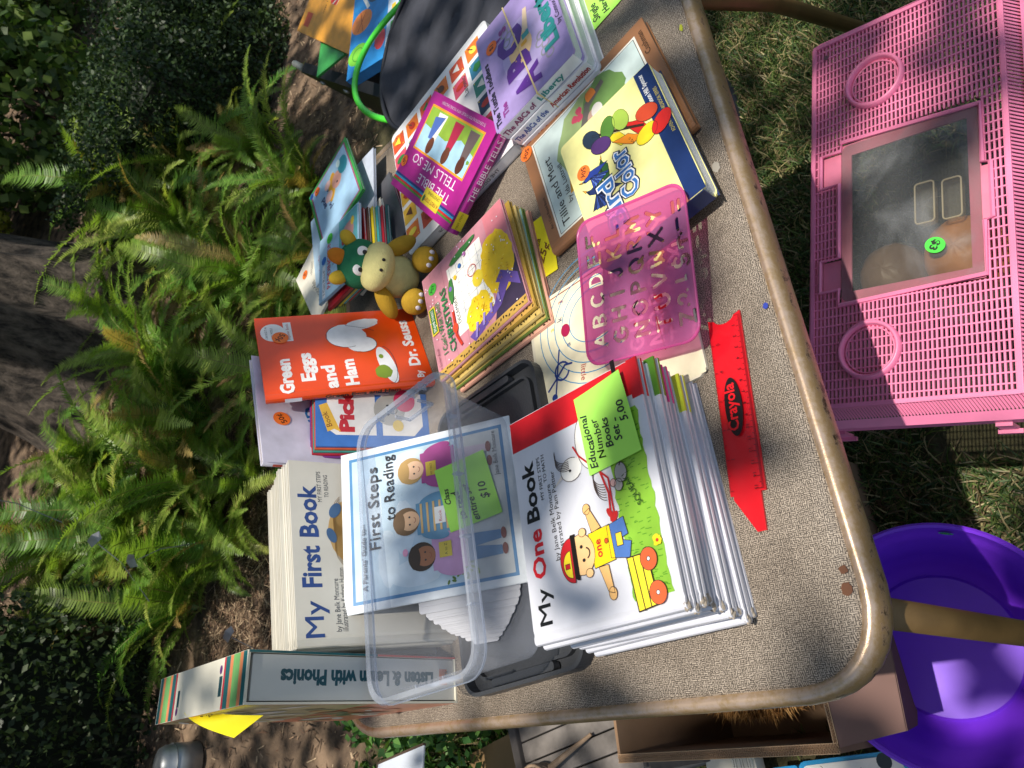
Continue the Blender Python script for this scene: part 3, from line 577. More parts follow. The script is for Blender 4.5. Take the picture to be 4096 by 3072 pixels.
#@@BOOKS
# ================================================================ BOOKS ON THE TABLE
# ---- stack of number books
sc = [(.057, .466), (.257, .472), (.262, .317), (.062, .311)]
def rect_at(c4, z, dx=0, dy=0, rot=0):
    cx = sum(p[0] for p in c4) / 4; cy = sum(p[1] for p in c4) / 4; r = math.radians(rot); out = []
    for x, y in c4: x -= cx; y -= cy; out.append((cx + dx + x * math.cos(r) - y * math.sin(r), cy + dy + x * math.sin(r) + y * math.cos(r), z))
    return out
tt = .0083; cols = ['red', 'f1f0ee', '5c8f2c', 'ee7a2c', 'e2479c', 'f1f0ee', 'c7d63a', '8d9a86', 'f1f0ee', 'f1f0ee']
nm = ['topmost', 'second', 'third', 'fourth', 'fifth', 'sixth', 'seventh', 'eighth', 'ninth', 'lowest']
for k in range(10):
    z = .083 - k * tt; rg = random.Random(k + 20)
    dx, dy, ro = (0, 0, 0) if k == 0 else (rg.uniform(-.004, .004) - (.006 if k > 5 else 0), rg.uniform(-.0045, .0015), rg.uniform(-1.2, 1.2))
    M, bw, bh = FM(*rect_at(sc, z, dx, dy, ro))
    art = None
    if k == 0:
        a = art = Art(); a.rect(bw - .030, .0005, bw - .0005, bh - .0005, 'd0202a'); a.L()
        a.text('1', bw - .014, .026, .030, '1b1414', rot=-90, bold=.03)
        yt = bh - .024
        a.text('My', .014, yt, .0215, '151515', width=.030, bold=.018); a.text('One', .052, yt, .0215, 'd41f2b', width=.042, bold=.03); a.text('Book', .101, yt, .0215, '151515', width=.055, bold=.03)
        a.text('MY FIRST STEPS', .117, yt - .009, .0058, '222222', bold=.01); a.text('TO MATH', .131, yt - .015, .0058, '222222', bold=.01)
        a.text('by Jane Belk Moncure', .062, yt - .018, .0072, '222222', width=.066); a.text('illustrated by Pam Peltier', .064, yt - .0245, .0072, '222222', width=.074)
        grassy(a, .014, .160, .008, .044, '86b83a', '4f8a25', 170)
        a.L(); a.ell(.150, .060, .026, .017, 'f2f0ea', n=20); a.ell(.132, .086, .010, .012, 'f2f0ea'); a.poly([(.139, .078), (.150, .070), (.128, .064)], 'f2f0ea')
        for x in (.136, .143, .160, .166): a.poly([(x, .05), (x + .006, .05), (x + .004, .02), (x + .0005, .02)], 'f2f0ea')
        a.L(); a.arc(.150, .060, .0262, 20, 200, .0006, '4b3a33', ry=.0172); a.arc(.132, .086, .0102, -30, 230, .0006, '4b3a33', ry=.0122)
        for q in range(7): a.arc(.118 - .001 * q, .052, .010 + q * .0012, 60, 175, .0006, '4b3a33', ry=.012)
        for q in range(6): a.arc(.142 + q * .0015, .090, .010, 70, 190, .0006, '4b3a33', ry=.013)
        a.poly([(.127, .097), (.130, .098), (.121, .109)], 'd9cfc4'); a.ell(.131, .087, .0012, .0014, '222222')
        for x in (.136, .1425, .160, .1665): a.line([(x, .05), (x + .0003, .02)], .0005, '4b3a33')
        a.line([(.078, .052), (.100, .050), (.122, .056), (.150, .062), (.168, .060)], .0018, 'c22a28'); a.line([(.080, .048), (.112, .048), (.140, .075), (.150, .080)], .0016, 'c22a28')
        a.ell(.084, .052, .005, .0025, 'c22a28', rot=30); a.ell(.080, .048, .005, .0025, 'c22a28', rot=-40)
        # child with a cap and a wagon
        a.out = ('3b2e26', .0005)
        a.poly([(.050, .058), (.075, .058), (.078, .040), (.064, .038), (.062, .048), (.058, .036), (.046, .040)], '4f74b4'); a.poly([(.046, .076), (.074, .078), (.076, .055), (.048, .054)], 'f2d21f')
        a.poly([(.046, .072), (.026, .066), (.024, .060), (.046, .062)], 'e9b774'); a.poly([(.074, .074), (.092, .078), (.094, .073), (.076, .064)], 'e9b774'); a.ell(.024, .062, .005, .004, 'e9b774'); a.ell(.094, .076, .0045, .004, 'e9b774')
        a.L(); a.ell(.060, .088, .0165, .0145, 'f0c48a'); a.L(); a.ell(.060, .093, .0185, .014, '1d1712', a0=0, a1=180, wob=.04); a.L()
        a.ell(.058, .099, .018, .013, 'c8232b', a0=-5, a1=185); a.L(); a.ell(.055, .100, .011, .009, 'f4dc2e', a0=0, a1=180); a.ell(.044, .082, .0035, .004, 'f0c48a'); a.ell(.077, .084, .0035, .004, 'f0c48a'); a.L()
        a.rect(.052, .102, .056, .107, 'c8232b'); a.ell(.055, .086, .0012, .0014, '222222'); a.ell(.066, .087, .0012, .0014, '222222'); a.arc(.060, .083, .0042, 200, 340, .0007, '7a3322'); a.text('one', .053, .066, .0095, 'c8232b', bold=.02); a.ell(.064, .060, .002, .0018, 'e0562a')
        a.rect(.057, .044, .067, .050, 'f0cf3e')
        a.L(); a.poly([(.006, .040), (.046, .043), (.046, .024), (.008, .021)], 'f4e03a'); a.L(); a.line([(.006, .034), (.046, .037)], .0005, '3b3320'); a.line([(.007, .028), (.046, .030)], .0005, '3b3320'); a.line([(.006, .040), (.046, .043), (.046, .024), (.008, .021)], .0005, '3b3320', True)
        a.L(); a.ell(.016, .020, .0085, .0078, 'd8643a'); a.ell(.041, .023, .0085, .0078, 'd8643a'); a.L(); a.ell(.016, .020, .0016, .0015, 'e8ecf0'); a.ell(.041, .023, .0016, .0015, 'e8ecf0')
        a.ell(.112, .034, .008, .006, 'a9a39d'); a.ell(.103, .038, .005, .0042, 'a9a39d'); a.ell(.106, .043, .0032, .003, 'd8a8a0'); a.line([(.118, .034), (.126, .030), (.130, .036), (.125, .040)], .0008, '5c4a44')
        a.out = None; a.text('SQUEAK!', .083, .018, .0075, '2f4a1c', rot=22); a.ell(.052, .012, .0042, .0040, 'f5d52a', wob=.2); a.L(); a.ell(.052, .012, .0014, .0014, 'c2402a')
    lab = ('topmost book of the number stack, white cover with boy, wagon and red band' if k == 0 else '%s book down in the number stack, plain white edges' % nm[k])
    if k in (2, 3, 4, 6, 7): lab = '%s book down in the number stack, %s band at its right end' % (nm[k], {2: 'green', 3: 'orange', 4: 'pink', 6: 'yellow-green', 7: 'grey-green'}[k])
    hardcover('picture_book', lab, 'book', M, bw, bh, tt - .0002, 'd3d4dc', art, band=(cols[k] if len(cols[k]) == 6 and cols[k] != 'f1f0ee' else ('d0202a' if k == 0 else None)), board=.0021, group='stack of number books', page='f0eeea')
    MB().ball((.0035, .0015, -.0036), (.0042, .0026, .0034), seg=9, rings=6, wob=.28, seed=k).build('scuffed_corner', mat('scuff', 'a89c8c', .85, var=.35, scale=400), LAST[0])
note('sticky_note', 'green sticky note reading Educational Number Books Set on the number-book stack', (.1795, .3803, .0846), (.2489, .3856, .0846), (.2543, .3302, .0846), (.1827, .3237, .0846), 'a8e85c',
     [('Educational', .05, .80, .0105, 2), ('Number', .12, .62, .0105, 2), ('Books', .20, .44, .0105, 3), ('Set -', .22, .26, .0105, 2), ('5.00', .40, .07, .0110, 4)], curl=.007)
# ---- music board under the stack
MBm, bw, bh = FM((.267, .5255, .004), (.452, .5165, .004), (.448, .300, .004), (.262, .297, .004))
MBm, bw, bh = FM((.252, .506, .004), (.415, .5066, .004), (.440, .305, .004), (.265, .300, .004))
a = Art(); a.rect(.002, .001, bw - .002, bh - .004, 'efe6c6'); a.L(); a.line([(bw - .004, .003), (bw - .005, bh - .003)], .0012, '8f1f2a')
for k in range(5): a.arc(.118, .108, .030 + .011 * k, -20, 205, .0010, '2f8fc0', n=26, ry=.038 + .011 * k)
a.arc(.075, .165, .010, -60, 250, .0022, '2a3f86'); a.line([(.060, .188), (.068, .176), (.080, .160), (.078, .150)], .0022, '2a3f86'); a.line([(.052, .178), (.100, .165)], .002, '2a3f86'); a.ell(.050, .180, .004, .004, '2a3f86')
a.ell(.118, .152, .0075, .0065, 'a11c48'); a.text('little', .070, .138, .010, 'c03434', rot=180 - 10); a.text('5', .148, .182, .012, '23407c', rot=80); a.text('1+1=2', .10, .088, .013, '202020', bold=.02); a.text('k', .132, .155, .010, '23407c'); a.text('a', .098, .148, .010, '23407c')
a.text('3', .152, .150, .009, 'a11c48'); a.text('a', .125, .168, .010, 'd8c33a'); a.text('Sounds', .055, .022, .017, 'c8232b', bold=.03, rot=8); a.line([(.04, .036), (.12, .042), (.15, .03)], .0009, 'c8232b'); a.text('EWE', .09, .05, .012, '22222a', rot=20, bold=.02); a.text('8', .080, .062, .012, 'c8232b', bold=.02)
a.ell(.13, .02, .014, .008, 'f2e49a', n=14)
o = thing('card_folder', 'cream cardboard folder printed with a music staff, under the pink stencil', 'folder', MBm)
MB().prism([(0.006, 0), (bw - .012, 0), (bw, .012), (bw, bh), (0, bh), (0, .008)], -.0036, 0).build('cardboard', mat('cream_card', 'e8dfc6', .6, var=.08, scale=20), o); a.build('cover_print', o)
# ---- brown hardcover
M, bw, bh = FM((.460, .449, .012), (.6325, .4796, .012), (.6875, .2819, .012), (.5088, .2543, .012))
a = Art(); a.rect(.012, .016, bw - .014, bh - .016, 'f2efe2'); a.L(); a.rect(.0145, .0185, bw - .0165, bh - .0185, '2e2a26'); a.L(); a.rect(.0152, .0192, bw - .0172, bh - .0192, 'cfe0dc'); a.L()
a.ell(.10, .10, .060, .055, '9fb67a', n=22, wob=.08); a.ell(.13, .075, .035, .03, '6f9450', n=18, wob=.12); a.L(); a.ell(.062, .142, .012, .016, 'f0b030', rot=40, n=4); a.poly([(.11, .12), (.145, .10), (.155, .07), (.148, .068), (.135, .095), (.10, .11)], '6a6660'); a.ell(.115, .095, .014, .009, 'c2a090'); a.ell(.122, .088, .010, .008, 'e8e4dc')
for x, y in ((.138, .118), (.144, .110), (.134, .112)): a.ell(x, y, .0055, .005, 'd4506a', wob=.15, n=12)
a.ell(.150, .090, .008, .008, 'ee8a3a', wob=.2, n=12); a.L()
a.text('Tillie and Mert', .020, bh - .036, .0155, '2a2420', width=.105, bold=.01); a.text('by Ida Luttrell', .042, bh - .048, .0095, '2a2420', width=.06); a.text('An I Can Read Book', .03, bh - .0125, .006, '4b3424'); a.text('Cushman', bw - .052, .006, .010, '3a2618')
tl = hardcover('picture_book', 'brown hardcover picture book lying under the yellow bird book', 'book', M, bw, bh, .0112, '9a6b47', a, page='d8cdb4')
sticker(tl, .128 - .12 + .112, bh - .009, .011, '50¢', rot=150) if False else sticker(tl, bw - .018, bh - .006, .010, '50¢', rot=150)
# ---- yellow bird board book
M, bw, bh = FM((.391, .371, .036), (.5605, .3955, .041), (.5811, .2696, .041), (.4114, .2448, .034))
a = Art(); a.rect(.002, .002, bw - .002, bh - .002, 'efe99c'); a.L(); a.rect(0.0005, .0008, bw - .0006, .020, '1d3468'); a.L()
a.text('by Alison Hill Spencer', bw - .056, .0115, .0075, 'f2f2ee', width=.050, bold=.02); a.text('ADVENTURE BOARDBOOK SERIES', bw - .095, .0035, .0055, 'd9c65a', width=.062)
def bird(x, y, s, c1, c2, rot=0, wing=True):
    r = math.radians(rot); f = lambda px, py: (x + s * (px * math.cos(r) - py * math.sin(r)), y + s * (px * math.sin(r) + py * math.cos(r)))
    a.poly([f(-1, -.1), f(-.5, .35), f(.2, .4), f(.7, .55), f(1.15, .4), f(.8, .2), f(.5, -.3), f(-.3, -.45), f(-1.7, -.6)], c1)
    a.L()
    if wing:
        for k in range(7): a.poly([f(-.1, .2), f(.2, .3), f(-.2 - .25 * k, 1.5 - .16 * k), f(-.38 - .25 * k, 1.3 - .16 * k)], c2 if k % 2 else c1)
    a.poly([f(1.1, .5), f(1.5, .38), f(1.1, .33)], 'e0a030'); a.ell(*f(.85, .42), .07 * s, .07 * s, '101010', n=8)
a.out = ('1c1a18', .0004); bird(.085, .098, .016, '22305f', '35509a', 40); bird(.100, .086, .013, '2f5a2c', '7fa045', -20); bird(.108, .101, .012, '2a3f90', '5a78c8', 70)
bird(.118, .058, .014, 'e8cf28', 'a8902a', 200, False); bird(.108, .048, .013, 'ee8f22', '2a1c14', 215, False); bird(.110, .034, .015, 'd02a22', '8c1c1a', 195, False)
a.L(); a.line([(.148, .085), (.125, .05), (.110, .030)], .0024, '3a2a1c')
for (x, y, c, r) in ((.146, .088, '28364a', 30), (.142, .066, '4f7a30', -20), (.138, .050, '9bb84a', 10), (.120, .022, 'c8482a', 60), (.098, .030, 'e8cf28', 100), (.097, .012, 'd82a26', 120), (.13, .08, '4c2f66', 60)): a.ell(x, y, .0135, .0095, c, rot=r, n=16)
a.L()
a.out = None
for s, x, y in (('Bird', .028, bh - .046), ('Color', .048, bh - .070)):
    a.text(s, x, y, .028, '16244a', bold=.11, width=.062); a.L(); a.text(s, x + .0006, y, .028, 'f4f6f8', bold=.065, width=.060); a.L(); a.text(s, x + .001, y, .028, '3f78c0', bold=.015, width=.058); a.L()
yb = boardbook('board_book', 'pale yellow board book with printed birds and leaves and a navy spine band', 'book', M, bw, bh, .021, 'efe99c', a, page='f2f2ee', leaves=4)
MB().box(-.0004, bw + .0004, -.0004, .0012, -.021, -.0195).box(-.0006, .0010, .004, bh - .004, -.0205, -.0006).build('spine', pm('1d3468'), yb)
sticker(yb, .118, bh - .018, .0085, '50¢', rot=165)
# ---- big white picture board book
M, bw, bh = FM((.6227, .7114, .018), (.872, .7566, .018), (.8955, .509, .018), (.6428, .4777, .018))
a = Art(); rgc = random.Random(5); pc = ['d8552e', 'e0b02c', '3a7fa0', 'c23a50', '68a0a8', 'e87a28', '2a3c5a', 'd0506a', 'f0c040', '3c8a78']
for j in range(6):
    for i in range(6):
        if 1 <= i <= 4 and 1 <= j <= 4 and not (i in (1, 4) and j in (1, 4)): continue
        x = .020 + i * .038; y = .020 + j * .038; c = pc[(i * 3 + j * 5) % 10]; a.rect(x, y, x + .030, y + .030, c)
a.L()
for j in range(6):
    for i in range(6):
        if 1 <= i <= 4 and 1 <= j <= 4 and not (i in (1, 4) and j in (1, 4)): continue
        x = .035 + i * .038; y = .035 + j * .038; c = ['f5e04a', 'f4f0e8', '6a4028', '2f7a3a', 'b8341f'][(i * 2 + j) % 5]; k = (i + j * 2) % 4
        if k == 0: a.ell(x, y, .009, .009, c, n=5, rot=18)
        elif k == 1: a.ell(x, y, .009, .006, c, rot=40, n=14); a.line([(x, y), (x + .01, y + .008)], .002, '6a4028')
        elif k == 2: a.ell(x, y, .006, .010, c, n=14)
        else: a.poly([(x - .008, y - .006), (x + .009, y - .004), (x + .002, y + .009)], c)
        for sx_, sy_ in ((-1, -1), (1, 1), (1, -1)): a.ell(x + sx_ * .012, y + sy_ * .012, .0012, .0012, 'f5e04a', n=6)
a.ell(.12, .10, .010, .013, 'e2c86a'); a.line([(.15, .12), (.165, .15)], .003, 'd88a2a'); a.text('Laconic', .158, .060, .013, '4a4a4a')
wb = boardbook('board_book', 'large white board book bordered with small coloured picture squares, under the purple book', 'book', M, bw, bh, .0165, 'eeeeee', a, page='f2f2f2', leaves=5, r=.008)
s_ = Art(.0004); s_.text('THE DISCOVERY TOYS BOOK OF', .05, -.011, .007, '555555', width=.13); s_.build('spine_print', wb, spineM(bh) if False else Matrix(((0, 0, -1, -.0001), (1, 0, 0, 0), (0, 1, 0, 0), (0, 0, 0, 1))) @ Matrix.Identity(4))
sticker(wb, .232, bh - .014, .010, '25¢', rot=170)
# ---- magenta devotional
M, bw, bh = FM((.5593, .5819, .042), (.7215, .7101, .040), (.8366 + .012, .6190, .042), (.6842, .499, .040))
a = Art(); a.rect(.0005, .0005, bw - .0005, bh - .0005, 'b0238a'); a.L()
a.rect(.022, .016, bw - .016, bh * .57, 'eaa02c'); a.L(); x1 = bw - .019; y1 = bh * .57 - .003; a.rect(.025, .019, x1, y1, 'a9d0e8'); a.L(); a.poly([(.025, .019), (x1, .019), (x1, .045), (.11, .052), (.07, .040), (.025, .05)], '8fb23c'); a.L()
for (x, c1, c2) in ((.045, '6a5a58', '5a3020'), (.092, 'b02848', '6a3a24'), (.145, 'e8e4da', '6a3a24')): a.poly([(x - .014, .022), (x + .014, .022), (x + .008, .060), (x - .008, .060)], c1); a.ell(x, .068, .0095, .012, c2)
a.poly([(.135, .025), (.165, .03), (.16, .06), (.15, .06)], '4f6ab0'); a.ell(.03, .06, .004, .003, '6f9a38', wob=.3)
a.text('THE BIBLE', .030, bh * .57 + .024, .0185, 'f2e2ee', width=.105, bold=-.002); a.text('TELLS ME SO', .030, bh * .57 + .004, .0185, 'f2e2ee', width=.145)
for k, c in enumerate(('263a80', '2a9ac0', 'd8342a', '4f9a34')): a.rect(.0, bh - .022 + .003 * k, bw, bh - .0192 + .003 * k, c)
a.L(); a.rect(.045, bh - .030, .100, bh - .008, 'e0c838'); a.L(); a.text('A FIRST STEPS', .048, bh - .018, .0075, 'a0432a', width=.044, bold=.01); a.text('DEVOTIONAL', .052, bh - .027, .0065, '3a3a2a', width=.038, bold=.01); a.ell(.094, bh - .015, .003, .005, '2f6a3a')
a.text('75 DEVOTIONS FOR FAMILIES WITH YOUNG CHILDREN', .03, .007, .0058, 'e8c8e0', width=.135)
bb = hardcover('devotional_book', 'magenta hardcover devotional lying askew across the white board book', 'book', M, bw, bh, .020, 'b0238a', a, page='f0e8e8')
s_ = Art(.0004); s_.text('THE BIBLE TELLS ME SO', .045, -.0145, .011, 'f0e0ec', width=.120); s2_ = Art(.0004); s2_.rect(.006, -.018, .030, -.003, 'e0c838'); s2_.L(); s2_.text('FIRST STEPS', .007, -.011, .004, '5a4a1a', width=.021)
SP = Matrix(((0, 0, -1, -.0001), (-1, 0, 0, bh), (0, 1, 0, 0), (0, 0, 0, 1))); s_.build('spine_title', bb, SP); s2_.build('spine_badge', bb, SP)
sticker(bb, bw - .010, bh - .040, .0085, '50¢', rot=-20)
# ---- three lilac board books with a rubber band
base3 = [(.6417, .4805), (.8198, .5023), (.837, .3685), (.6589, .3467)]
infos = [('The ABCs of Liberty', 'topmost of three rubber-banded board books, lilac cover with a broken chain', ['8a3a6a', '2e8a8a']), ('The ABCs of the American Revolution', 'middle one of the three rubber-banded board books, blue and red spine lettering', ['33509a', 'a8282c']), ('The ABCs of Economics', 'lowest of the three rubber-banded board books, spine lettered Economics', ['a8282c', '2a3c60'])]
for k in range(3):
    z = .0505 - k * .0168; M, bw, bh = FM(*rect_at(base3, z, -.002 * k, -.0035 * k, -.6 * k))
    a = None
    if k == 0:
        a = Art(); a.rect(.001, .001, bw - .001, bh - .001, 'a894cc'); a.L(); a.ell(.085, .06, .05, .04, 'b8a8d8', n=24); a.L(); a.ell(.088, .068, .024, .020, 'f0c890', n=20); a.L()
        for q, (x, y) in enumerate(((.035, .03), (.045, .036), (.055, .032), (.064, .040), (.073, .036), (.118, .086), (.126, .080), (.136, .086), (.145, .082))): a.arc(x, y, .0058, 0, 360, .0022, '9a98a4', n=12)
        a.poly([(.105, .05), (.14, .044), (.142, .050), (.107, .060)], 'ecd2b0'); a.rect(.095, .05, .104, .062, '3f9a98'); a.rect(.086, .056, .092, .066, 'e8a820'); a.L()
        a.text('A', .012, .052, .052, '5c2c8c', bold=.06, width=.034); a.text('B', .052, .060, .052, '5c2c8c', bold=.06, width=.030); a.text('C', .092, .062, .056, '5c2c8c', bold=.06, width=.038); a.text("'s", .135, .082, .026, '8a3a8a', bold=.04); a.text('The', .012, .108, .013, '8a3a8a', bold=.04)
        a.text('of', .145, .028, .016, '8a3a8a', bold=.03); a.text('Liberty', .040, .014, .030, '2e8a8a', bold=.055, width=.108); a.text('The Tuttle Toddlers', .006, bh - .0125, .0125, '262030', width=.115, bold=.03); a.text('by Connor Boyack & Elijah', .060, .0035, .0095, '262030', width=.105)
    ob = boardbook('board_book', infos[k][1], 'book', M, bw, bh, .0162, 'a894cc' if k == 0 else 'e4e4ea', a, page='d4dcd8', leaves=6, group='rubber-banded board books', spinecol='eceaf0')
    s_ = Art(.0006); ws = infos[k][0].split(' '); x = .006; tot = bh * .88
    h1 = infos[k][0].rsplit(' of ' if k != 1 else ' American', 1)
    A_, B_ = (h1[0] + ' of', h1[1]) if k != 1 else ('The ABCs of the', 'American Revolution')
    s_.text(A_, .006, -.0115, .0105, infos[k][2][0], width=bh * .40, bold=.03); s_.text(B_, .010 + bh * .42, -.0115, .0105, infos[k][2][1], width=bh * (.30 if k != 1 else .46), bold=.03)
    s_.build('spine_print', ob, Matrix(((0, 0, -1, -.0003), (-1, 0, 0, bh), (0, 1, 0, 0), (0, 0, 0, 1))))
    if k == 0: top3 = (M.copy(), bw, bh); sticker(ob, .138, bh - .024, .010, '1$', rot=170)
M, bw, bh = top3; xx = .055
MB().tube([M @ Vector(p) for p in [(-.003, bh * .46, .0006), (bw * .5, bh * .52, .0011), (bw + .001, bh * .58, .0006), (bw + .001, bh * .58, -.0508), (-.003, bh * .46, -.0508)]], .0011, 6, closed=True).build('rubber_band', mat('rubber', 'd9c48a', .6))
tag(bpy.data.objects['rubber_band'], 'cream rubber band holding the three lilac board books together', 'rubber band')
# ---- golden spined picture book stack
x4 = [(.3935, .6419), (.5481, .676), (.5748, .5053), (.408, .481)]
lays = [(0, 0, 0, 'd89aa4', 'topmost of the thin gold-spined books, pink cover with a December calendar'), (-.004, -.006, -1.5, 'b0903c', 'second of the thin gold-spined books, patterned gold spine showing'), (-.010, -.009, -2.5, 'c8b070', 'third of the thin gold-spined books, patterned gold spine showing'), (-.013, -.012, -3.5, '6f8a3c', 'fourth of the thin gold-spined books, cover printed with green reeds'), (-.017, -.016, -4, 'd8a08c', 'lowest of the thin gold-spined books, peach spine on the table')]
for k, (dx, dy, ro, c, lab) in enumerate(lays):
    M, bw, bh = FM(*rect_at(x4, .029 - .0056 * k, dx, dy, ro))
    a = Art()
    if k == 0:
        a.rect(.006, .001, bw - .001, bh - .001, 'c98a96'); a.L()
        for j in range(7): a.line([(.008, .006 + .024 * j), (bw - .002, .006 + .024 * j)], .0005, 'b07480')
        a.rect(.035, .048, bw - .022, bh - .050, 'f4f2ea'); a.L()
        for j in range(5): a.line([(.037, .058 + .0135 * j), (bw - .024, .058 + .0135 * j)], .0005, '8a8f98'); 
        for j in range(6): a.line([(.045 + .0155 * j, .050), (.045 + .0155 * j, bh - .058)], .0005, '8a8f98')
        a.text('DECEMBER', .052, bh - .058, .0085, '3a3a3a', width=.042)
        a.poly([(.008, .001), (bw * .45, .001), (bw * .40, .030), (.010, .055)], '40344c'); a.rect(bw - .050, .001, bw - .001, .036, 'd8808a'); a.L()
        a.ell(.085, .030, .045, .028, 'f0c81e', n=34, wob=.07); a.ell(.042, .075, .026, .024, 'f4d22a', n=34, wob=.09); a.ell(.088, .066, .012, .010, 'ead03a', n=14); a.L()
        a.poly([(.010, .092), (.022, .100), (.034, .050), (.060, .030), (.062, .016), (.046, .020), (.026, .040)], '6a52a0'); a.poly([(.060, .040), (.070, .028), (.048, .004), (.030, .004), (.045, .020)], '6a52a0'); a.L()
        rgy = random.Random(6); a.L()
        for q in range(90):
            t_ = rgy.uniform(0, 6.28); r1 = rgy.uniform(.2, .95); cx_, cy_, rx_, ry_ = ((.085, .030, .045, .028), (.042, .075, .026, .024))[q % 2]; px_ = cx_ + rx_ * r1 * math.cos(t_); py_ = cy_ + ry_ * r1 * math.sin(t_)
            if .008 < px_ < bw - .006 and py_ > .006: a.line([(px_, py_), (px_ + .003 * math.cos(t_), py_ + .003 * math.sin(t_))], .0007, rgy.choice(['d89a1e', 'f8e46a', 'c8841a']))
        for q in range(4): a.line([(.014 + .007 * q, .088 - .016 * q), (.030 + .004 * q, .082 - .014 * q)], .004, '9a88c8')
        a.arc(.105, .072, .008, 0, 360, .001, 'c8382e')
        a.line([(.022, bh - .052), (.04, bh - .046), (.075, bh - .048)], .004, 'c03a2a'); a.ell(.050, bh - .047, .007, .005, 'd04a30'); a.ell(.105, bh - .052, .018, .005, '3f7a3c', rot=-8, wob=.15); a.ell(bw - .018, bh - .085, .005, .028, '3f7a3c', rot=6, wob=.15); a.L()
        for q, c_ in enumerate(('7a5ab0', 'e8c030', '3a70b8', 'b060a8')): a.ell(.108 + .010 * q, bh - .052 - .012 * q, .0035, .003, c_)
        a.text("I Can't Wait Until", .028, bh - .026, .0125, '2f7a4a', width=.080, bold=.025); a.text('CHRISTMAS', .022, bh - .042, .0165, '2f7a4a', width=.098, bold=.05)
        a.rect(.066, bh - .0165, .108, bh - .0035, 'e8d23a'); a.L(); a.rect(.068, bh - .0148, .106, bh - .0052, '2f7a3c'); a.L(); a.text('SESAME STREET', .0695, bh - .0122, .0065, 'f4f4ee', width=.035, bold=.03)
        a.text('a Golden Book', .012, bh - .010, .006, '6a2a3a', width=.032, shear=.3)
        rgx = random.Random(3)
        for q in range(70): a.ell(rgx.uniform(.01, bw - .003), rgx.uniform(.004, bh - .004), .0011, .0011, 'f0ecf4', n=6)
    elif k == 3:
        a.rect(.006, .001, bw - .001, bh - .001, '8fb4ae'); a.L(); rgx = random.Random(9)
        for q in range(60): x = rgx.uniform(.01, bw * .8); a.line([(x, .002 + rgx.uniform(0, .02)), (x + rgx.uniform(-.01, .01), rgx.uniform(.03, .09))], .0009, rgx.choice(['6a8a2c', '3c5a24', 'a8b04a']))
    o = hardcover('picture_book', lab, 'book', M, bw, bh, .0052, c, a, board=.0013, group='gold-spined thin books', page='cfc4a4', r=.0004)
    s_ = Art(.0005); rgx = random.Random(k); sc_ = {0: 'c8a050', 1: 'c8a050', 2: 'cfb46a', 3: 'b8a45a', 4: 'e0a890'}[k]; s_.rect(.001, .001, .013, bh - .001, sc_); s_.L()
    for q in range(34): y = .004 + q * (bh - .008) / 34; s_.ell(.0065 + rgx.uniform(-.003, .003), y, .0022, .0011, '2c2416', rot=rgx.uniform(0, 180), n=7)
    s_.build('spine_print', o, Matrix.Translation((0, 0, -.00005)) if k else None)
    if k == 0: sticker(o, .135, bh - .018, .0085, '25¢', '46b83c', rot=150)
note('sticky_note', 'yellow sticky note on the vinyl between the christmas book and the brown book', (.453, .5032, .001), (.5347, .5040, .001), (.5400, .4560, .001), (.4580, .4563, .001), 'f5e51a', [('25¢', .22, .42, .0165, -35), ('ea', .52, .50, .0120, -30)], curl=.001, ink='7a4a14')
note('sticky_note', 'green sticky note at the right end of the table reading Single Hardbacks', (.7312, .352, .001), (.7990, .366, .001), (.8120, .300, .001), (.7403, .290, .001), 'a8e85c', [('Single', .10, .74, .0135, 0), ('Hardbacks', .08, .52, .0120, 0), ('.50', .3, .25, .012, 0)], curl=.001)
#@@MORE

# ---- clear storage bin and its dark lid
lid = thing('bin_lid', 'dark grey plastic lid lying upside down under the clear bin', 'lid', Matrix.Translation(V(.196, .572, 0)) @ Matrix.Rotation(math.radians(4.5), 4, 'Z'))
gm_ = mat('dark_plastic', '3a3c40', .38, bump=.25, bscale=350)
MB().box(-.162, .162, -.088, .088, .0005, .005, r=.022).build('lid_panel', gm_, lid)
def wall_ring(mb, hx_, hy_, r, t, z0, z1, mi=0, n=6):
    o = []; i_ = []
    for (cx, cy, a0) in ((hx_ - r, hy_ - r, 0), (-hx_ + r, hy_ - r, 90), (-hx_ + r, -hy_ + r, 180), (hx_ - r, -hy_ + r, 270)):
        for k in range(n + 1):
            a = math.radians(a0 + 90 * k / n); o.append((cx + r * math.cos(a), cy + r * math.sin(a))); i_.append((cx + (r - t) * math.cos(a), cy + (r - t) * math.sin(a)))
    m = len(o); vs = [(x, y, z0) for x, y in o] + [(x, y, z1) for x, y in o] + [(x, y, z0) for x, y in i_] + [(x, y, z1) for x, y in i_]; fs = []
    for k in range(m):
        j = (k + 1) % m; fs += [(k, j, m + j, m + k), (2 * m + j, 2 * m + k, 3 * m + k, 3 * m + j), (m + k, m + j, 3 * m + j, 3 * m + k), (j, k, 2 * m + k, 2 * m + j)]
    mb.add(vs, fs, mi)
m = MB(); wall_ring(m, .162, .088, .022, .004, .005, .017); wall_ring(m, .148, .072, .015, .003, .005, .011); m.build('lid_border', gm_, lid)
for sx_ in (-1, 1):
    MB().box(-.004, .004, -.045, .045, .005, .013, r=.003).build('clip', gm_, lid, M=Matrix.Translation((sx_ * .153, 0, .002)))
MB().box(-.045, .045, -.006, .006, .005, .011, r=.002).box(-.04, .04, .004, .0055, .011, .013).build('clip', gm_, lid, M=Matrix.Translation((0, -.080, .003)))
bn = thing('storage_bin', 'clear plastic shoebox bin standing on its dark lid', 'storage bin', Matrix.Translation(V(.180, .592, .019)) @ Matrix.Rotation(math.radians(4.5), 4, 'Z'))
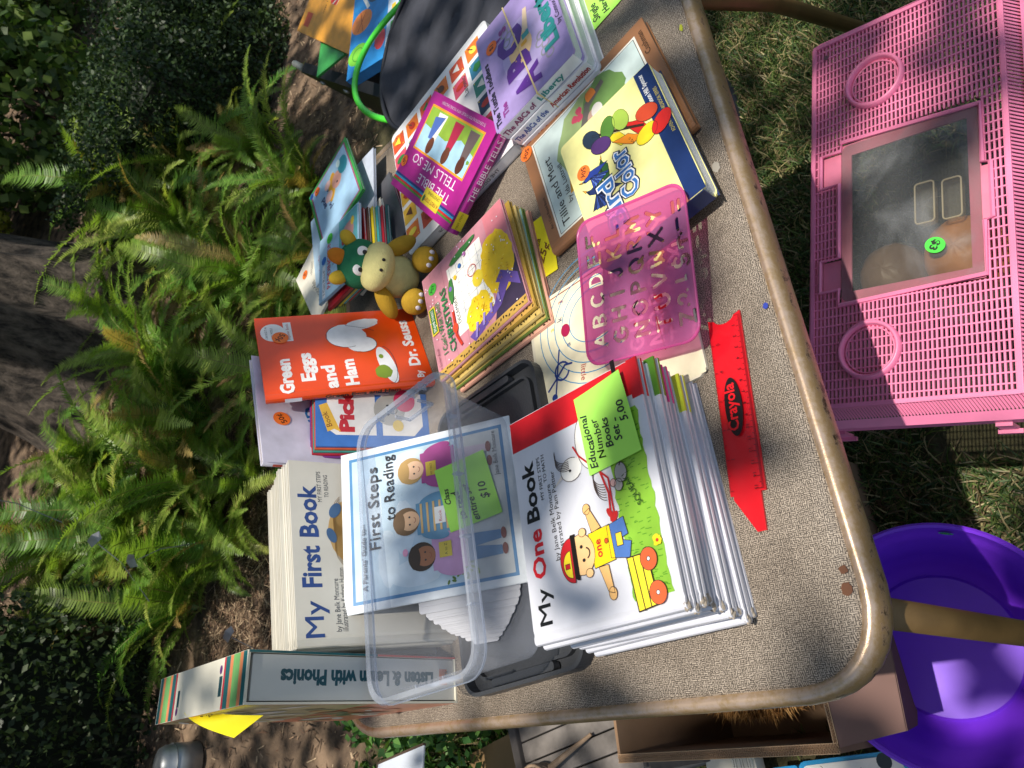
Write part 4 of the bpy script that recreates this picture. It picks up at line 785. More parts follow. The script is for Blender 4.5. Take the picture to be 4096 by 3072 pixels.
cp = plastic('clear_plastic', (.93, .945, .97, 1), .13, .12, (.55, .58, .66, 1), smudge=.10); cp2 = plastic('clear_plastic_rim', (.86, .89, .94, 1), .28, .20, (.62, .66, .74, 1))
def rr_pts(hx_, hy_, r, n=6):
    o = []
    for (cx, cy, a0) in ((hx_ - r, hy_ - r, 0), (-hx_ + r, hy_ - r, 90), (-hx_ + r, -hy_ + r, 180), (hx_ - r, -hy_ + r, 270)):
        for k in range(n + 1): a = math.radians(a0 + 90 * k / n); o.append((cx + r * math.cos(a), cy + r * math.sin(a)))
    return o
def loft(mb, levels, mi=0, flip=False, cap0=False):
    m = len(levels[0][0]); vs = [(x, y, z) for pts, z in levels for x, y in pts]; fs = []
    for j in range(len(levels) - 1):
        for k in range(m): q = (k + 1) % m; f = (j * m + k, j * m + q, (j + 1) * m + q, (j + 1) * m + k); fs.append(f[::-1] if flip else f)
    if cap0: fs.append(tuple(range(m - 1, -1, -1)))
    mb.add(vs, fs, mi)
m = MB(); loft(m, [(rr_pts(.124, .058, .016), 0), (rr_pts(.128, .062, .02), .004), (rr_pts(.137, .073, .022), .090), (rr_pts(.1405, .0775, .023), .0905), (rr_pts(.142, .079, .024), .101)], cap0=True); m.build('bin_body', cp, bn, smooth=True)
m = MB(); loft(m, [(rr_pts(.142, .079, .024), .1005), (rr_pts(.147, .084, .027), .102), (rr_pts(.1485, .0855, .028), .0995), (rr_pts(.1485, .0855, .028), .090)]); wall_ring(m, .1488, .0858, .028, .0012, .0895, .0915)
for a0 in (-.09, -.03, .03, .09): m.box(a0 - .0006, a0 + .0006, -.0857, -.079, .092, .1018)
for a0 in (-.04, -.02, .02, .04): m.box(.1405, .1480, a0 - .0006, a0 + .0006, .092, .1018)
m.build('bin_rim', cp2, bn, smooth='auto')
for sx_ in (-1, 1): MB().box(-.0015, .0015, -.022, .022, .070, .073).box(-.0015, .0015, -.022, -.020, .070, .09).box(-.0015, .0015, .020, .022, .070, .09).build('handle_rib', cp2, bn, M=Matrix.Translation((sx_ * .1385, 0, 0)))
# ---- upright stack of first books behind the bin
fb = [(.0936, .676, 0), (.30, .713, 0), (.292, .742, .175), (.084, .705, .175)]
uu = (Vector(fb[1]) - Vector(fb[0])).normalized(); away = Vector((-uu.y, uu.x, 0))
for k in range(10):
    rg = random.Random(k + 50); s = .0078 * k; off = away * s + uu * (rg.uniform(-.003, .003) if k else 0); dn = Vector((0, 0, (-.0012 * k if k > 3 else 0) + (rg.uniform(-.002, .001) if k else 0)))
    P4 = [tuple(Vector(p) + off) for p in fb]; P4[2] = tuple(Vector(P4[2]) + dn); P4[3] = tuple(Vector(P4[3]) + dn)
    M, bw, bh = FM(P4[3], P4[2], P4[1], P4[0]); a = None
    if k == 0:
        a = Art(); a.text('My', .010, .149, .0285, '35508c', width=.038, bold=.018); a.text('First', .062, .149, .0285, '35508c', width=.046, bold=.03); a.text('Book', .118, .149, .0285, '35508c', width=.062, bold=.03)
        a.text('MY FIRST STEPS', .160, .142, .0068, '333a44', width=.038); a.text('TO READING', .166, .134, .0068, '333a44', width=.028); a.text('by Jane Belk Moncure', .015, .131, .0082, '333a44', width=.056); a.text('illustrated by Kathryn Hutton', .015, .124, .0082, '333a44', width=.068)
        a.ell(.125, .105, .040, .032, 'c9a468', n=30, wob=.03); a.L()
        for q in range(16): a.arc(.125 - .02 + q * .0028, .105, .026, 40, 150, .0005, '8f6c38', n=6)
        a.ell(.150, .128, .010, .006, '4a6c94', rot=-30); a.ell(.120, .134, .009, .005, '4a6c94', rot=20); a.ell(.082, .108, .009, .015, 'b0552c', wob=.15, rot=30); a.ell(.075, .060, .010, .014, 'd8a0a8'); a.poly([(.06, .02), (.15, .02), (.14, .08), (.07, .08)], '7fa4a0')
    hardcover('picture_book', 'front book of the upright cream-edged set behind the bin, titled in large blue letters' if k == 0 else '%s book from the front in the upright cream-edged set behind the bin' % ['', 'second', 'third', 'fourth', 'fifth', 'sixth', 'seventh', 'eighth', 'ninth', 'rearmost'][k], 'book', M, bw, bh, .0074, 'dcd8cc', a, board=.0019, page='d8ceb0', group='upright set of reading books')
# ---- parents guide booklet and loose white booklets in the bin
M, bw, bh = FM((.121, .703, .122), (.300, .712, .128), (.2993, .5341, .021), (.123, .5315, .021))
a = Art(); a.rect(.0005, .0005, bw - .0005, bh - .0005, 'dfe6ec'); a.L(); a.rect(.008, .010, bw - .008, bh - .010, '4a86b8'); a.L(); a.rect(.0115, .0135, bw - .0115, bh - .0135, 'b9d0e0'); a.L()
for (x, y, r1, r2) in ((.05, .15, .03, .012), (.11, .165, .035, .010), (.03, .12, .014, .03), (.145, .12, .02, .03), (.08, .13, .03, .012)): a.ell(x, y, r1, r2, 'ccdce8', n=22, wob=.06)
a.rect(.0115, .0135, bw - .0115, .060, 'c3c9cc'); a.L()
rg = random.Random(4)
for q in range(60): x = rg.choice([rg.uniform(.013, .035), rg.uniform(.118, .130)]); a.ell(x, rg.uniform(.05, .095), .0028, .0014, rg.choice(['6f8f3c', '4f7430', '93a84a']), rot=rg.uniform(0, 180), n=6)
a.L()
def kid(x, y, hair, skin, top, pants, dress=False):
    a.poly([(x - .014, y - .050), (x + .014, y - .050), (x + .012, y - .088), (x + .003, y - .088), (x, y - .06), (x - .004, y - .088), (x - .013, y - .088)], pants); a.poly([(x - .017, y - .012), (x + .017, y - .012), (x + .019, y - .052), (x - .019, y - .052)], top)
    a.ell(x - .019, y - .032, .006, .016, top, rot=-12); a.ell(x + .019, y - .032, .006, .016, top, rot=12); a.L(); a.ell(x, y, .0150, .0155, hair, n=26); a.L(); a.ell(x, y - .004, .0105, .0115, skin); a.L()
    a.ell(x, y + .008, .0125, .0065, hair); a.L(); a.ell(x - .004, y - .004, .0011, .0012, '22262c', n=8); a.ell(x + .004, y - .004, .0011, .0012, '22262c', n=8); a.arc(x, y - .008, .003, 200, 340, .0006, '9a4a3a', n=6); a.ell(x - .008, y - .091, .006, .003, '7a3c34'); a.ell(x + .008, y - .091, .006, .003, '7a3c34')
kid(.045, .112, '2c211e', 'a46a4a', 'c99ac4', '5a86b0'); kid(.085, .127, '7a5c3c', 'e2b48c', '5f96b8', '5a86b0'); kid(.140, .118, 'b89458', 'ecc09c', 'a8458c', 'c8b8c8')
for q in range(5): a.rect(.069, .079 + q * .0072, .101, .0815 + q * .0072, 'e0b878')
a.rect(.040, .078, .056, .092, 'd8c04a'); a.rect(.076, .082, .094, .094, 'f0f0ee'); a.rect(.130, .088, .146, .100, 'e0c040'); a.L(); a.text('A to Z', .042, .083, .0042, '4a4a2a', width=.012); a.text('Book', .078, .086, .0050, 'c03434', width=.012); a.text('MY FIRST', .131, .0925, .0036, '7a5420', width=.013)
a.ell(.052, .130, .004, .003, 'e8a0c0')
a.text("A Parents' Guide to--", .020, bh - .028, .0078, '1c1c20', width=.072, bold=.02); a.text('First Steps', .062, bh - .045, .0185, '1c1c20', width=.092, bold=.004); a.text('to Reading', .090, bh - .064, .0175, '1c1c20', width=.074, bold=.004); a.text('Jane Belk Moncure', bw - .064, .018, .0072, '30343a', width=.050)
booklet('parents_booklet', 'blue-bordered parents guide booklet leaning in the clear bin, three children on the cover', 'booklet', M, bw, bh, .0022, 'dfe6ec', a)
Mi = M.copy(); q_ = lambda x, y, z=.0012: tuple((Mi @ Vector((x, y, z)) - Vector((0, 0, T)))[:])
note('sticky_note', 'green sticky note on the blue-bordered booklet in the clear bin, priced $10', q_(.062, .075), q_(.130, .092), q_(.148, .030), q_(.075, .022), 'a8e85c', [('Class', .40, .84, .0085, 2), ('to read', .10, .62, .0110, 6), ('entire set', .02, .40, .0110, 4), ('$10', .28, .13, .0125, 2)], curl=.004)
for k in range(26):
    rg = random.Random(k); t = k / 25; d_ = .004 + t * .020; x0 = -.006 - .040 * t ** .7 + rg.uniform(-.002, .002); x1 = .150 + .032 * (1 if k > 6 else 0) - rg.uniform(0, .004); v0 = 1.72 * d_ + .005; v1 = .122 - .050 * t + rg.uniform(-.003, .003)
    Mk = M @ Matrix.Translation((x0, v0, -d_))
    o = MB().box(0, x1 - x0, 0, v1 - v0, -.0007, 0, r=.003).build('white_booklet', mat('white_card', 'b9bac0', .6), None, M=Mk); o.matrix_world = Mk
    tag(o, 'thin white booklet standing in the clear bin behind the blue-bordered guide', 'booklet', group='thin white booklets in the clear bin')
# ---- phonics slipcase
ob_ = Vector(V(.031, .6815, 0)); ux = Vector((.0392, .0004, 0)); wd = ux.length; ux.normalize(); vz = Vector((.0105, .002, .235)); ph = vz.length; vz.normalize(); ux = (ux - ux.dot(vz) * vz).normalized(); nn = ux.cross(vz)
M = Matrix((ux, vz, nn)).transposed().to_4x4(); M.translation = ob_; ox = thing('boxed_set', 'tall white boxed phonics set standing at the far left, striped on top', 'boxed set', M)
D = .232; wt = .0022; sm = mat('slip_cream', 'ddd8c6', .5, var=.06, scale=12); wd = .0425; ux0 = -.004
MB().box(ux0, wd, ph - wt, ph, -D, 0).box(ux0, wd, 0, wt, -D, 0).box(ux0, ux0 + wt, wt, ph - wt, -D, 0).box(wd - wt, wd, wt, ph - wt, -D, 0).box(ux0 + wt, wd - wt, wt, ph - wt, -D, -D + wt).build('slipcase', sm, ox)
MB().box(ux0 + wt + .0012, wd - wt - .0010, wt + .0005, ph - wt - .0035, -D + .01, -.0022).build('inner_box', mat('inner_white', 'cfd0cb', .5, var=.05, scale=15), ox)
a = Art(); a.text('Listen & Learn with Phonics', .026, .030, .0185, '1f5560', width=.172, rot=90, bold=.05)
a.rect(.014, .012, .030, .022, 'c8704a'); a.text('Jan', .016, .010, .010, '3a5a60'); a.build('box_print', ox, Matrix.Translation((0, 0, -.0022)))
a = Art(); a.rect(wd - .0022, .10, wd - .0001, ph - .001, '27686c'); a.rect(wd - .0022, .002, wd - .0001, .10, 'cf4c3c'); a.build('edge_print', ox)
# top stripes
a = Art(); x0, x1 = ux0, wd; y = .001
for side in (0, 1):
    seq = [('27686c', .008), ('dd8a60', .007), ('7cb870', .015), ('dd8a60', .007), ('27686c', .010), ('c83c48', .004)]; y = .002
    for c, hh_ in seq:
        ya, yb_ = (y, y + hh_) if side == 0 else (D - y - hh_, D - y); a.rect(x0 + .0003, ya, x1 - .0003, yb_, c); y += hh_
a.L(); a.rect(x0 + .012, .055, x0 + .030, .062, '2a5058'); a.ell(x0 + .036, .060, .004, .003, '6a3a7a'); a.rect(x0 + .012, D - .066, x0 + .028, D - .060, '2a5058'); a.ell(x0 + .008, D - .062, .004, .003, '6a3a7a')
TPM = Matrix(((1, 0, 0, 0), (0, 0, 1, ph), (0, -1, 0, 0), (0, 0, 0, 1))); a.build('top_print', ox, TPM)
# left side art (facing -x)
a = Art(); rg = random.Random(8); a.rect(.001, .001, D - .001, ph - .001, 'd8724e'); a.L(); a.rect(.004, ph * .45, D - .004, ph - .004, 'b8ae80'); a.L()
for q in range(60): a.ell(rg.uniform(.02, D - .02), rg.uniform(.02, ph - .02), rg.uniform(.006, .022), rg.uniform(.004, .012), rg.choice(['7d8f4a', 'c8704a', 'e4dcc8', '3f6f50', 'd8b468', '94603c', 'e8e4da']), rot=rg.uniform(0, 180), n=12, wob=.12)
a.build('side_print', ox, Matrix(((0, 0, -1, ux0), (0, 1, 0, 0), (1, 0, 0, -D), (0, 0, 0, 1))))
n_ = thing('sticky_note', 'yellow sticky note peeling off the left side of the phonics box', 'sticky note', Matrix.Translation(V(.036, .80, .20)))
QN = [Vector(p) - Vector((.036, .80, .20)) for p in ((.0412, .83, .2341), (.0370, .79, .2140), (.0290, .71, .2085), (.0130, .76, .2140))]
vs = []; fs = []
for j in range(9):
    for i in range(9):
        s_ = i / 8; t_ = j / 8; p = (QN[0] * (1 - t_) + QN[1] * t_) * (1 - s_) + (QN[3] * (1 - t_) + QN[2] * t_) * s_; p.z += .008 * math.sin(s_ * math.pi) - .004 * s_; vs.append(p)
for j in range(8):
    for i in range(8): k = j * 9 + i; fs.append((k, k + 1, k + 10, k + 9))
MB().add(vs, fs).build('paper', mat('note_f5e51a', 'f5e51a', .65, var=.05, scale=40), n_, smooth=True)
a = Art(0); a.text('2.50', 0, 0, .016, '5a4a14', bold=.02, shear=.2); a.v = [(p[0], p[1], p[2]) for p in a.v]; a.build('handwriting', n_, Matrix.Translation((-.012, .0, .0245)) @ Matrix.Rotation(math.radians(-60), 4, 'Z') @ Matrix.Rotation(.35, 4, 'X'))
# ---- orange rhyming book leaning in front of others
M, bw, bh = FM((.370, .775, .189), (.518, .830, .190), (.546, .740, .001), (.420, .694, .001))
a = Art()
for s, x, y in (('Green', .006, .176), ('Eggs', .024, .149), ('and', .008, .123), ('Ham', .010, .097)): a.text(s, x, y, .0225, 'f4f2f0', bold=.045, width={'Green': .060, 'Eggs': .050, 'and': .040, 'Ham': .046}[s])
a.text('By', .012, .012, .0125, 'f4f2f0', bold=.03); a.text('Dr. Seuss', .034, .012, .0200, 'f4f2f0', width=.088, bold=.04)
a.ell(.116, .190, .0165, .0155, 'f2f2f0', n=30); a.rect(.098, .166, .134, .176, 'f2f2f0'); a.L(); a.text('I CAN READ IT ALL', .1035, .197, .0042, '22303a', width=.025); a.text('BY MYSELF', .108, .190, .0042, '22303a', width=.017); a.text('Beginner Books', .1005, .1695, .0052, 'b03020', width=.031)
a.ell(.100, .098, .022, .026, 'eef0f2', n=26, wob=.04); a.ell(.082, .080, .015, .019, 'eef0f2', n=20, wob=.06); a.ell(.120, .074, .010, .024, 'eef0f2', n=18, wob=.08, rot=12); a.L(); a.arc(.100, .098, .0222, 30, 200, .0007, '3a4048', ry=.0262); a.arc(.082, .080, .0152, 140, 330, .0007, '3a4048', ry=.0192); a.line([(.120, .096), (.112, .070), (.106, .060)], .0006, '3a4048')
a.ell(.040, .055, .034, .010, 'eef0f2', n=26, rot=8); a.L(); a.arc(.040, .055, .034, 170, 360, .0006, '3a4048', ry=.0115); a.ell(.028, .062, .012, .011, '7f9a2c', wob=.06); a.ell(.056, .060, .004, .003, '7f9a2c')
eg = hardcover('rhyme_book', 'orange hardcover picture book leaning upright with white title lettering', 'book', M, bw, bh, .0105, 'ea4d10', a, page='e8e2d4', rough=.3)
s_ = Art(.0004); s_.text('Green Eggs and Ham', .070, -.0075, .0075, '2a1c14', width=.095, bold=.04); s_.rect(.022, -.0085, .042, -.002, 'eef0f2'); s_.build('spine_print', eg, Matrix(((0, 0, -1, 0), (-1, 0, 0, bh), (0, 1, 0, 0), (0, 0, 0, 1))))
sticker(eg, .105, .182, .0105, '50¢', rot=150)
# ---- hand book
M, bw, bh = FM((.2956, .7722, .190), (.4578, .8274, .190), (.472, .802, .001), (.310, .748, .001))
a = Art(); a.rect(.0005, .0005, bw - .0005, bh - .0005, 'd8d4e6'); a.L(); a.text('HAND', .022, bh - .092, .030, '2a72b0', width=.074, bold=.05, rot=12); a.text('HAND', .060, bh - .130, .030, '2a72b0', width=.074, bold=.05, rot=4)
hb = hardcover('picture_book', 'pale lilac hardcover lettered HAND standing behind the orange book', 'book', M, bw, bh, .011, 'd4d2e4', a, page='e8d8a8'); sticker(hb, .068, bh - .028, .0105, '50¢', rot=30)
s_ = Art(.0004); s_.rect(.028, -.008, .046, -.002, 'f0f0f0'); s_.rect(.012, -.007, .024, -.003, 'c84a34'); s_.build('spine_print', hb, Matrix(((0, 0, -1, 0), (-1, 0, 0, bh), (0, 1, 0, 0), (0, 0, 0, 1))))
# ---- stack of slim paperbacks with the blue one in front
pk = [(.324, .708, 0), (.401, .714, 0), (.403, .766, .132), (.326, .760, .132)]; uu = (Vector(pk[1]) - Vector(pk[0])).normalized(); away = Vector((-uu.y, uu.x, -.28)).normalized(); away.z = 0
for k, (c, lab) in enumerate([('3f74c0', 'front slim paperback of the set behind the bin, blue cover with a red title'), ('d0603a', 'second slim paperback behind the blue one, orange spine'), ('3f9a90', 'third slim paperback behind the blue one, teal spine'), ('b8283c', 'fourth slim paperback behind the blue one, dark red spine'), ('7a3a8a', 'rearmost slim paperback behind the blue one, purple spine')]):
    off = away * (.0036 * k) - uu * (.0022 * k); P4 = [tuple(Vector(p) + off) for p in pk]; M, bw, bh = FM(P4[3], P4[2], P4[1], P4[0]); a = Art()
    a.rect(.0005, .0005, bw - .0005, bh - .0005, c)
    if k == 0:
        a.L(); a.poly([(.016, .020), (.030, .008), (bw - .001, .008), (bw - .001, bh - .014), (.024, bh - .014), (.016, bh - .024)], 'ece8e4'); a.L(); a.text('Pick', .020, .096, .024, 'c82a34', width=.060, bold=.06); a.poly([(.020, bh - .030), (.060, bh - .014), (.056, bh - .004), (.020, bh - .014), (.024, bh - .022)], 'e8b840'); a.L(); a.text('Book', .028, bh - .020, .010, '7a3a1a', rot=18)
        a.rect(.012, .060, bw - .004, .068, '3f74c0'); a.ell(.052, .050, .022, .020, 'b8b4ac', n=22); a.ell(.085, .030, .020, .022, 'b8b4ac', n=20); a.ell(.066, .030, .016, .014, 'd83a64', n=18); a.L(); a.ell(.046, .052, .0018, .002, '222222'); a.ell(.058, .052, .0018, .002, '222222'); a.arc(.052, .045, .005, 200, 340, .0009, '5a4a44'); a.ell(.03, .040, .008, .007, 'e8c860')
    booklet('paperback', lab, 'book', M, bw, bh, .0030, c, a, group='slim paperbacks behind the bin')
# ---- pile of thin books at the far right
def flat(TL, TR, BR, BL, z): return FM(*[(p[0], p[1], z) for p in (TL, TR, BR, BL)])
def adr(a, bw, bh, c): a.rect(.0004, .0004, bw - .0004, bh - .0004, c); a.L()
M, bw, bh = flat((.664, .780), (.776, .822), (.815, .7405), (.707, .700), .0055); a = Art(); adr(a, bw, bh, '8c2430'); a.text('SCHOOL', bw - .055, bh - .018, .014, 'f4f0ea', width=.05, bold=.05); booklet('paperback', 'dark red paperback lying lowest in the pile behind the plush toy', 'book', M, bw, bh, .0045, '8c2430', a)
M, bw, bh = flat((.650, .800), (.790, .845), (.812, .770), (.672, .725), .0115); a = Art(); adr(a, bw, bh, '55565c'); a.text('stories', bw - .05, .05, .008, 'b8b8bc', rot=0); booklet('paperback', 'charcoal grey paperback under the pile behind the plush toy', 'book', M, bw, bh, .005, '55565c', a)
M, bw, bh = flat((.620, .850), (.745, .880), (.772, .790), (.650, .755), .0175); a = Art(); adr(a, bw, bh, 'dcd8c8'); rg = random.Random(2)
for q in range(14): x = rg.uniform(.06, .11); a.line([(x, rg.uniform(.01, .03)), (x + .004, rg.uniform(.035, .06))], .0012, '3a3a3a')
a.ell(.10, .03, .014, .010, 'e0a8b0'); booklet('paperback', 'cream paperback with black scribbles in the pile behind the plush toy', 'book', M, bw, bh, .005, 'dcd8c8', a)
M, bw, bh = flat((.735, .925), (.868, .925), (.872, .792), (.740, .790), .027); a = Art(); adr(a, bw, bh, 'c0c8d8'); a.ell(bw - .02, .05, .006, .009, '2a3038'); a.ell(bw - .02, .058, .004, .004, 'c83a34'); booklet('paperback', 'pale blue paperback jutting out right under the mouse book', 'book', M, bw, bh, .005, 'c0c8d8', a)
M, bw, bh = flat((.625, .968), (.753, 1.046), (.823, .926), (.695, .848), .030); a = Art(); adr(a, bw, bh, 'e4e0d0'); a.text('Crocodile', .022, bh - .040, .016, '55565a', width=.062); a.text('and friends', .03, bh - .056, .009, '55565a'); a.ell(.100, .062, .022, .014, '7fae52', n=18); a.L(); a.line([(.105, .10), (.125, .085)], .001, '444444'); a.line([(.10, .10), (.12, .083)], .001, '444444')
o = booklet('paperback', 'cream crocodile paperback sticking out furthest over the back of the table', 'book', M, bw, bh, .004, 'e4e0d0', a); sticker(o, bw - .026, bh - .026, .0085, '50¢', rot=40)
M, bw, bh = flat((.690, .960), (.840, .985), (.862, .850), (.712, .822), .035); a = Art(); adr(a, bw, bh, 'b4cfe4'); a.text('Amelia', .02, bh - .022, .013, 'b85a78', shear=.2); booklet('paperback', 'light blue paperback under the mouse book', 'book', M, bw, bh, .0045, 'b4cfe4', a)
for k, (c, lab) in enumerate([('b8202c', 'glossy red booklet directly under the bear story book'), ('4a3026', 'brown booklet in the fan under the bear story book'), ('e8d028', 'yellow booklet in the fan under the bear story book'), ('3fa8b0', 'turquoise booklet in the fan under the bear story book'), ('c02434', 'second red booklet low in the fan under the bear story book'), ('2a6a6a', 'dark teal booklet lowest in the fan under the bear story book')]):
    r_ = -.006 * k; M, bw, bh = flat((.594 + .004 * k, .890 + r_), (.716, .895 + r_), (.745, .790 + r_), (.622 + .002 * k, .774 + r_ * .8), .0500 - .0050 * k); booklet('booklet', lab, 'booklet', M, bw, bh, .0042, c, None)
M, bw, bh = flat((.742, .911), (.886, .974), (.905, .832), (.752, .783), .050); a = Art(); adr(a, bw, bh, '3f9a4c'); a.rect(.006, .006, bw - .006, bh - .006, 'a84a78'); a.L(); a.rect(.009, .009, bw - .009, bh - .009, '9cc0dc'); a.L()
a.text('and', .078, bh - .040, .016, '2a2c60', width=.028, bold=.04); a.text('Mouse', .060, bh - .058, .018, '2a2c60', width=.052, bold=.04); a.ell(.10, .066, .030, .012, 'e0a830', rot=-20, n=24); a.ell(.10, .050, .018, .015, 'd8a090', n=20); a.ell(.090, .080, .011, .012, 'e0b8b4'); a.ell(.118, .076, .009, .010, 'e0b8b4'); a.L(); a.ell(.094, .050, .0022, .0025, '22262c'); a.ell(.112, .026, .020, .014, '3a94a4', n=20); a.ell(.128, .036, .009, .006, 'c8e0e0'); a.ell(bw - .008, bh - .008, .007, .007, '2a50a0', n=5)
o = booklet('paperback', 'green-framed mouse story paperback with a straw-hatted mouse on its cover', 'book', M, bw, bh, .0045, '3f9a4c', a); sticker(o, bw - .018, bh - .026, .0085, '10¢', rot=80)
M, bw, bh = flat((.600, .898), (.724, .903), (.751, .781), (.633, .7815), .060); a = Art(); adr(a, bw, bh, 'a4c8e0'); a.rect(.004, bh - .020, .064, bh - .010, 'e8ecf0'); a.L(); a.text('I Can Read!', .010, bh - .0185, .0095, '3a4a5a', width=.046); a.ell(.074, bh - .015, .0072, .0072, '2a6ab8'); a.text('PADDINGTON', .014, bh - .036, .0155, 'b8283c', width=.088, bold=.04); a.text('Bear', .05, bh - .048, .010, '3a5a88'); a.rect(.045, .004, bw - .002, .058, '5fa8b0'); a.L(); a.ell(.085, .030, .018, .016, 'c89088', wob=.08); a.ell(.075, .044, .008, .006, 'b82a34'); a.ell(.098, .018, .008, .005, 'e0c040')
o = booklet('paperback', 'light blue bear story paperback lying directly behind the plush toy', 'book', M, bw, bh, .0045, 'a4c8e0', a); sticker(o, .106, bh - .034, .0088, '10', '46b83c', rot=70)
# ---- plush toy
pl = thing('plush_toy', 'plush toy animal with green head, cream muzzle and yellow limbs', 'plush toy', Matrix.Translation(V(.575, .715, 0)) @ Matrix.Rotation(math.radians(-28), 4, 'Z'))
def felt(k, c): return mat('felt_' + k, c, .95, var=.12, scale=90, bump=.5, bscale=700, spec=.1)
RX = lambda d: Matrix.Rotation(math.radians(d), 4, 'X')
MB().ball((0, .004, .040), (.030, .026, .036), seg=24, rings=16).build('body', felt('cream', 'd0c888'), pl, smooth=True)
MB().ball((0, .012, .092), (.034, .030, .030), seg=28, rings=18).build('head', felt('green', '2f7350'), pl, smooth=True)
MB().ball((0, -.012, .079), (.034, .026, .023), seg=28, rings=18).build('muzzle', felt('cream', 'd0c888'), pl, smooth=True)
for s in (-1, 1):
    MB().ball((s * .027, .012, .117), (.0095, .0075, .0135), M=Matrix.Rotation(s * .5, 4, 'Y'), seg=16).build('ear', felt('yellow', 'c8a838'), pl, smooth=True)
    MB().ball((s * .0125, -.012, .103), (.0075, .0035, .0085), seg=16).build('eye', mat('eye_white', 'eeeeea', .6), pl, smooth=True)
    MB().ball((s * .0120, -.0152, .102), (.0032, .002, .0036), seg=12).build('pupil', mat('pupil', '1c1614', .3), pl, smooth=True)
    MB().ball((s * .007, -.0368, .084), (.0022, .0015, .0026), seg=10).build('nostril', mat('pupil', '1c1614', .3), pl, smooth=True)
    MB().ball((s * .040, -.004, .048), (.012, .013, .026), M=Matrix.Rotation(s * -.75, 4, 'Y'), seg=18).build('arm', felt('yellow2', 'b38f30'), pl, smooth=True)
    MB().ball((s * .030, -.026, .018), (.0185, .020, .0175), seg=22, rings=14).build('foot', felt('yellow2', 'b38f30'), pl, smooth=True)
    m = MB()
    for q in range(3): m.ball((s * .030 + (q - 1) * .009, -.0445 + abs(q - 1) * .002, .020), (.0035, .003, .004), seg=8, rings=6)
    m.build('toe', felt('white', 'ddd6dd'), pl, smooth=True)
MB().ball((0, .012, .124), (.011, .009, .016), seg=16).build('tuft', felt('orange', 'c47a2a'), pl, smooth=True)
# ---- pink letter stencil
M, bw, bh = FM((.302, .404, .032), (.4484, .3827, .050), (.4193, .2561, .0445), (.2826, .2909, .022)); M.translation += Vector((0, 0, .001))
st = thing('letter_stencil', 'translucent magenta alphabet stencil leaning on the yellow book', 'stencil', M)
pk_ = plastic('magenta_plastic', (.88, .38, .68, 1), .27, .30, (.70, .28, .56, 1))
HOL = []
R_ = .016; out = []
for (cx_, cy_, a0) in ((bw - R_, bh - R_, 0), (R_, bh - R_, 90), (R_, R_, 180), (bw - R_, R_, 270)):
    for k in range(7): a_ = math.radians(a0 + 15 * k); out.append((cx_ + R_ * math.cos(a_), cy_ + R_ * math.sin(a_)))
def stroke_hole(pts, wd):   # rounded slot along a polyline, one closed outline per segment chain
    HOL.append((pts, wd / 2))
def A_(cx, cy, rx, ry, a0, a1, n=10): return [(cx + rx * math.cos(math.radians(a0 + (a1 - a0) * k / n)), cy + ry * math.sin(math.radians(a0 + (a1 - a0) * k / n))) for k in range(n + 1)]
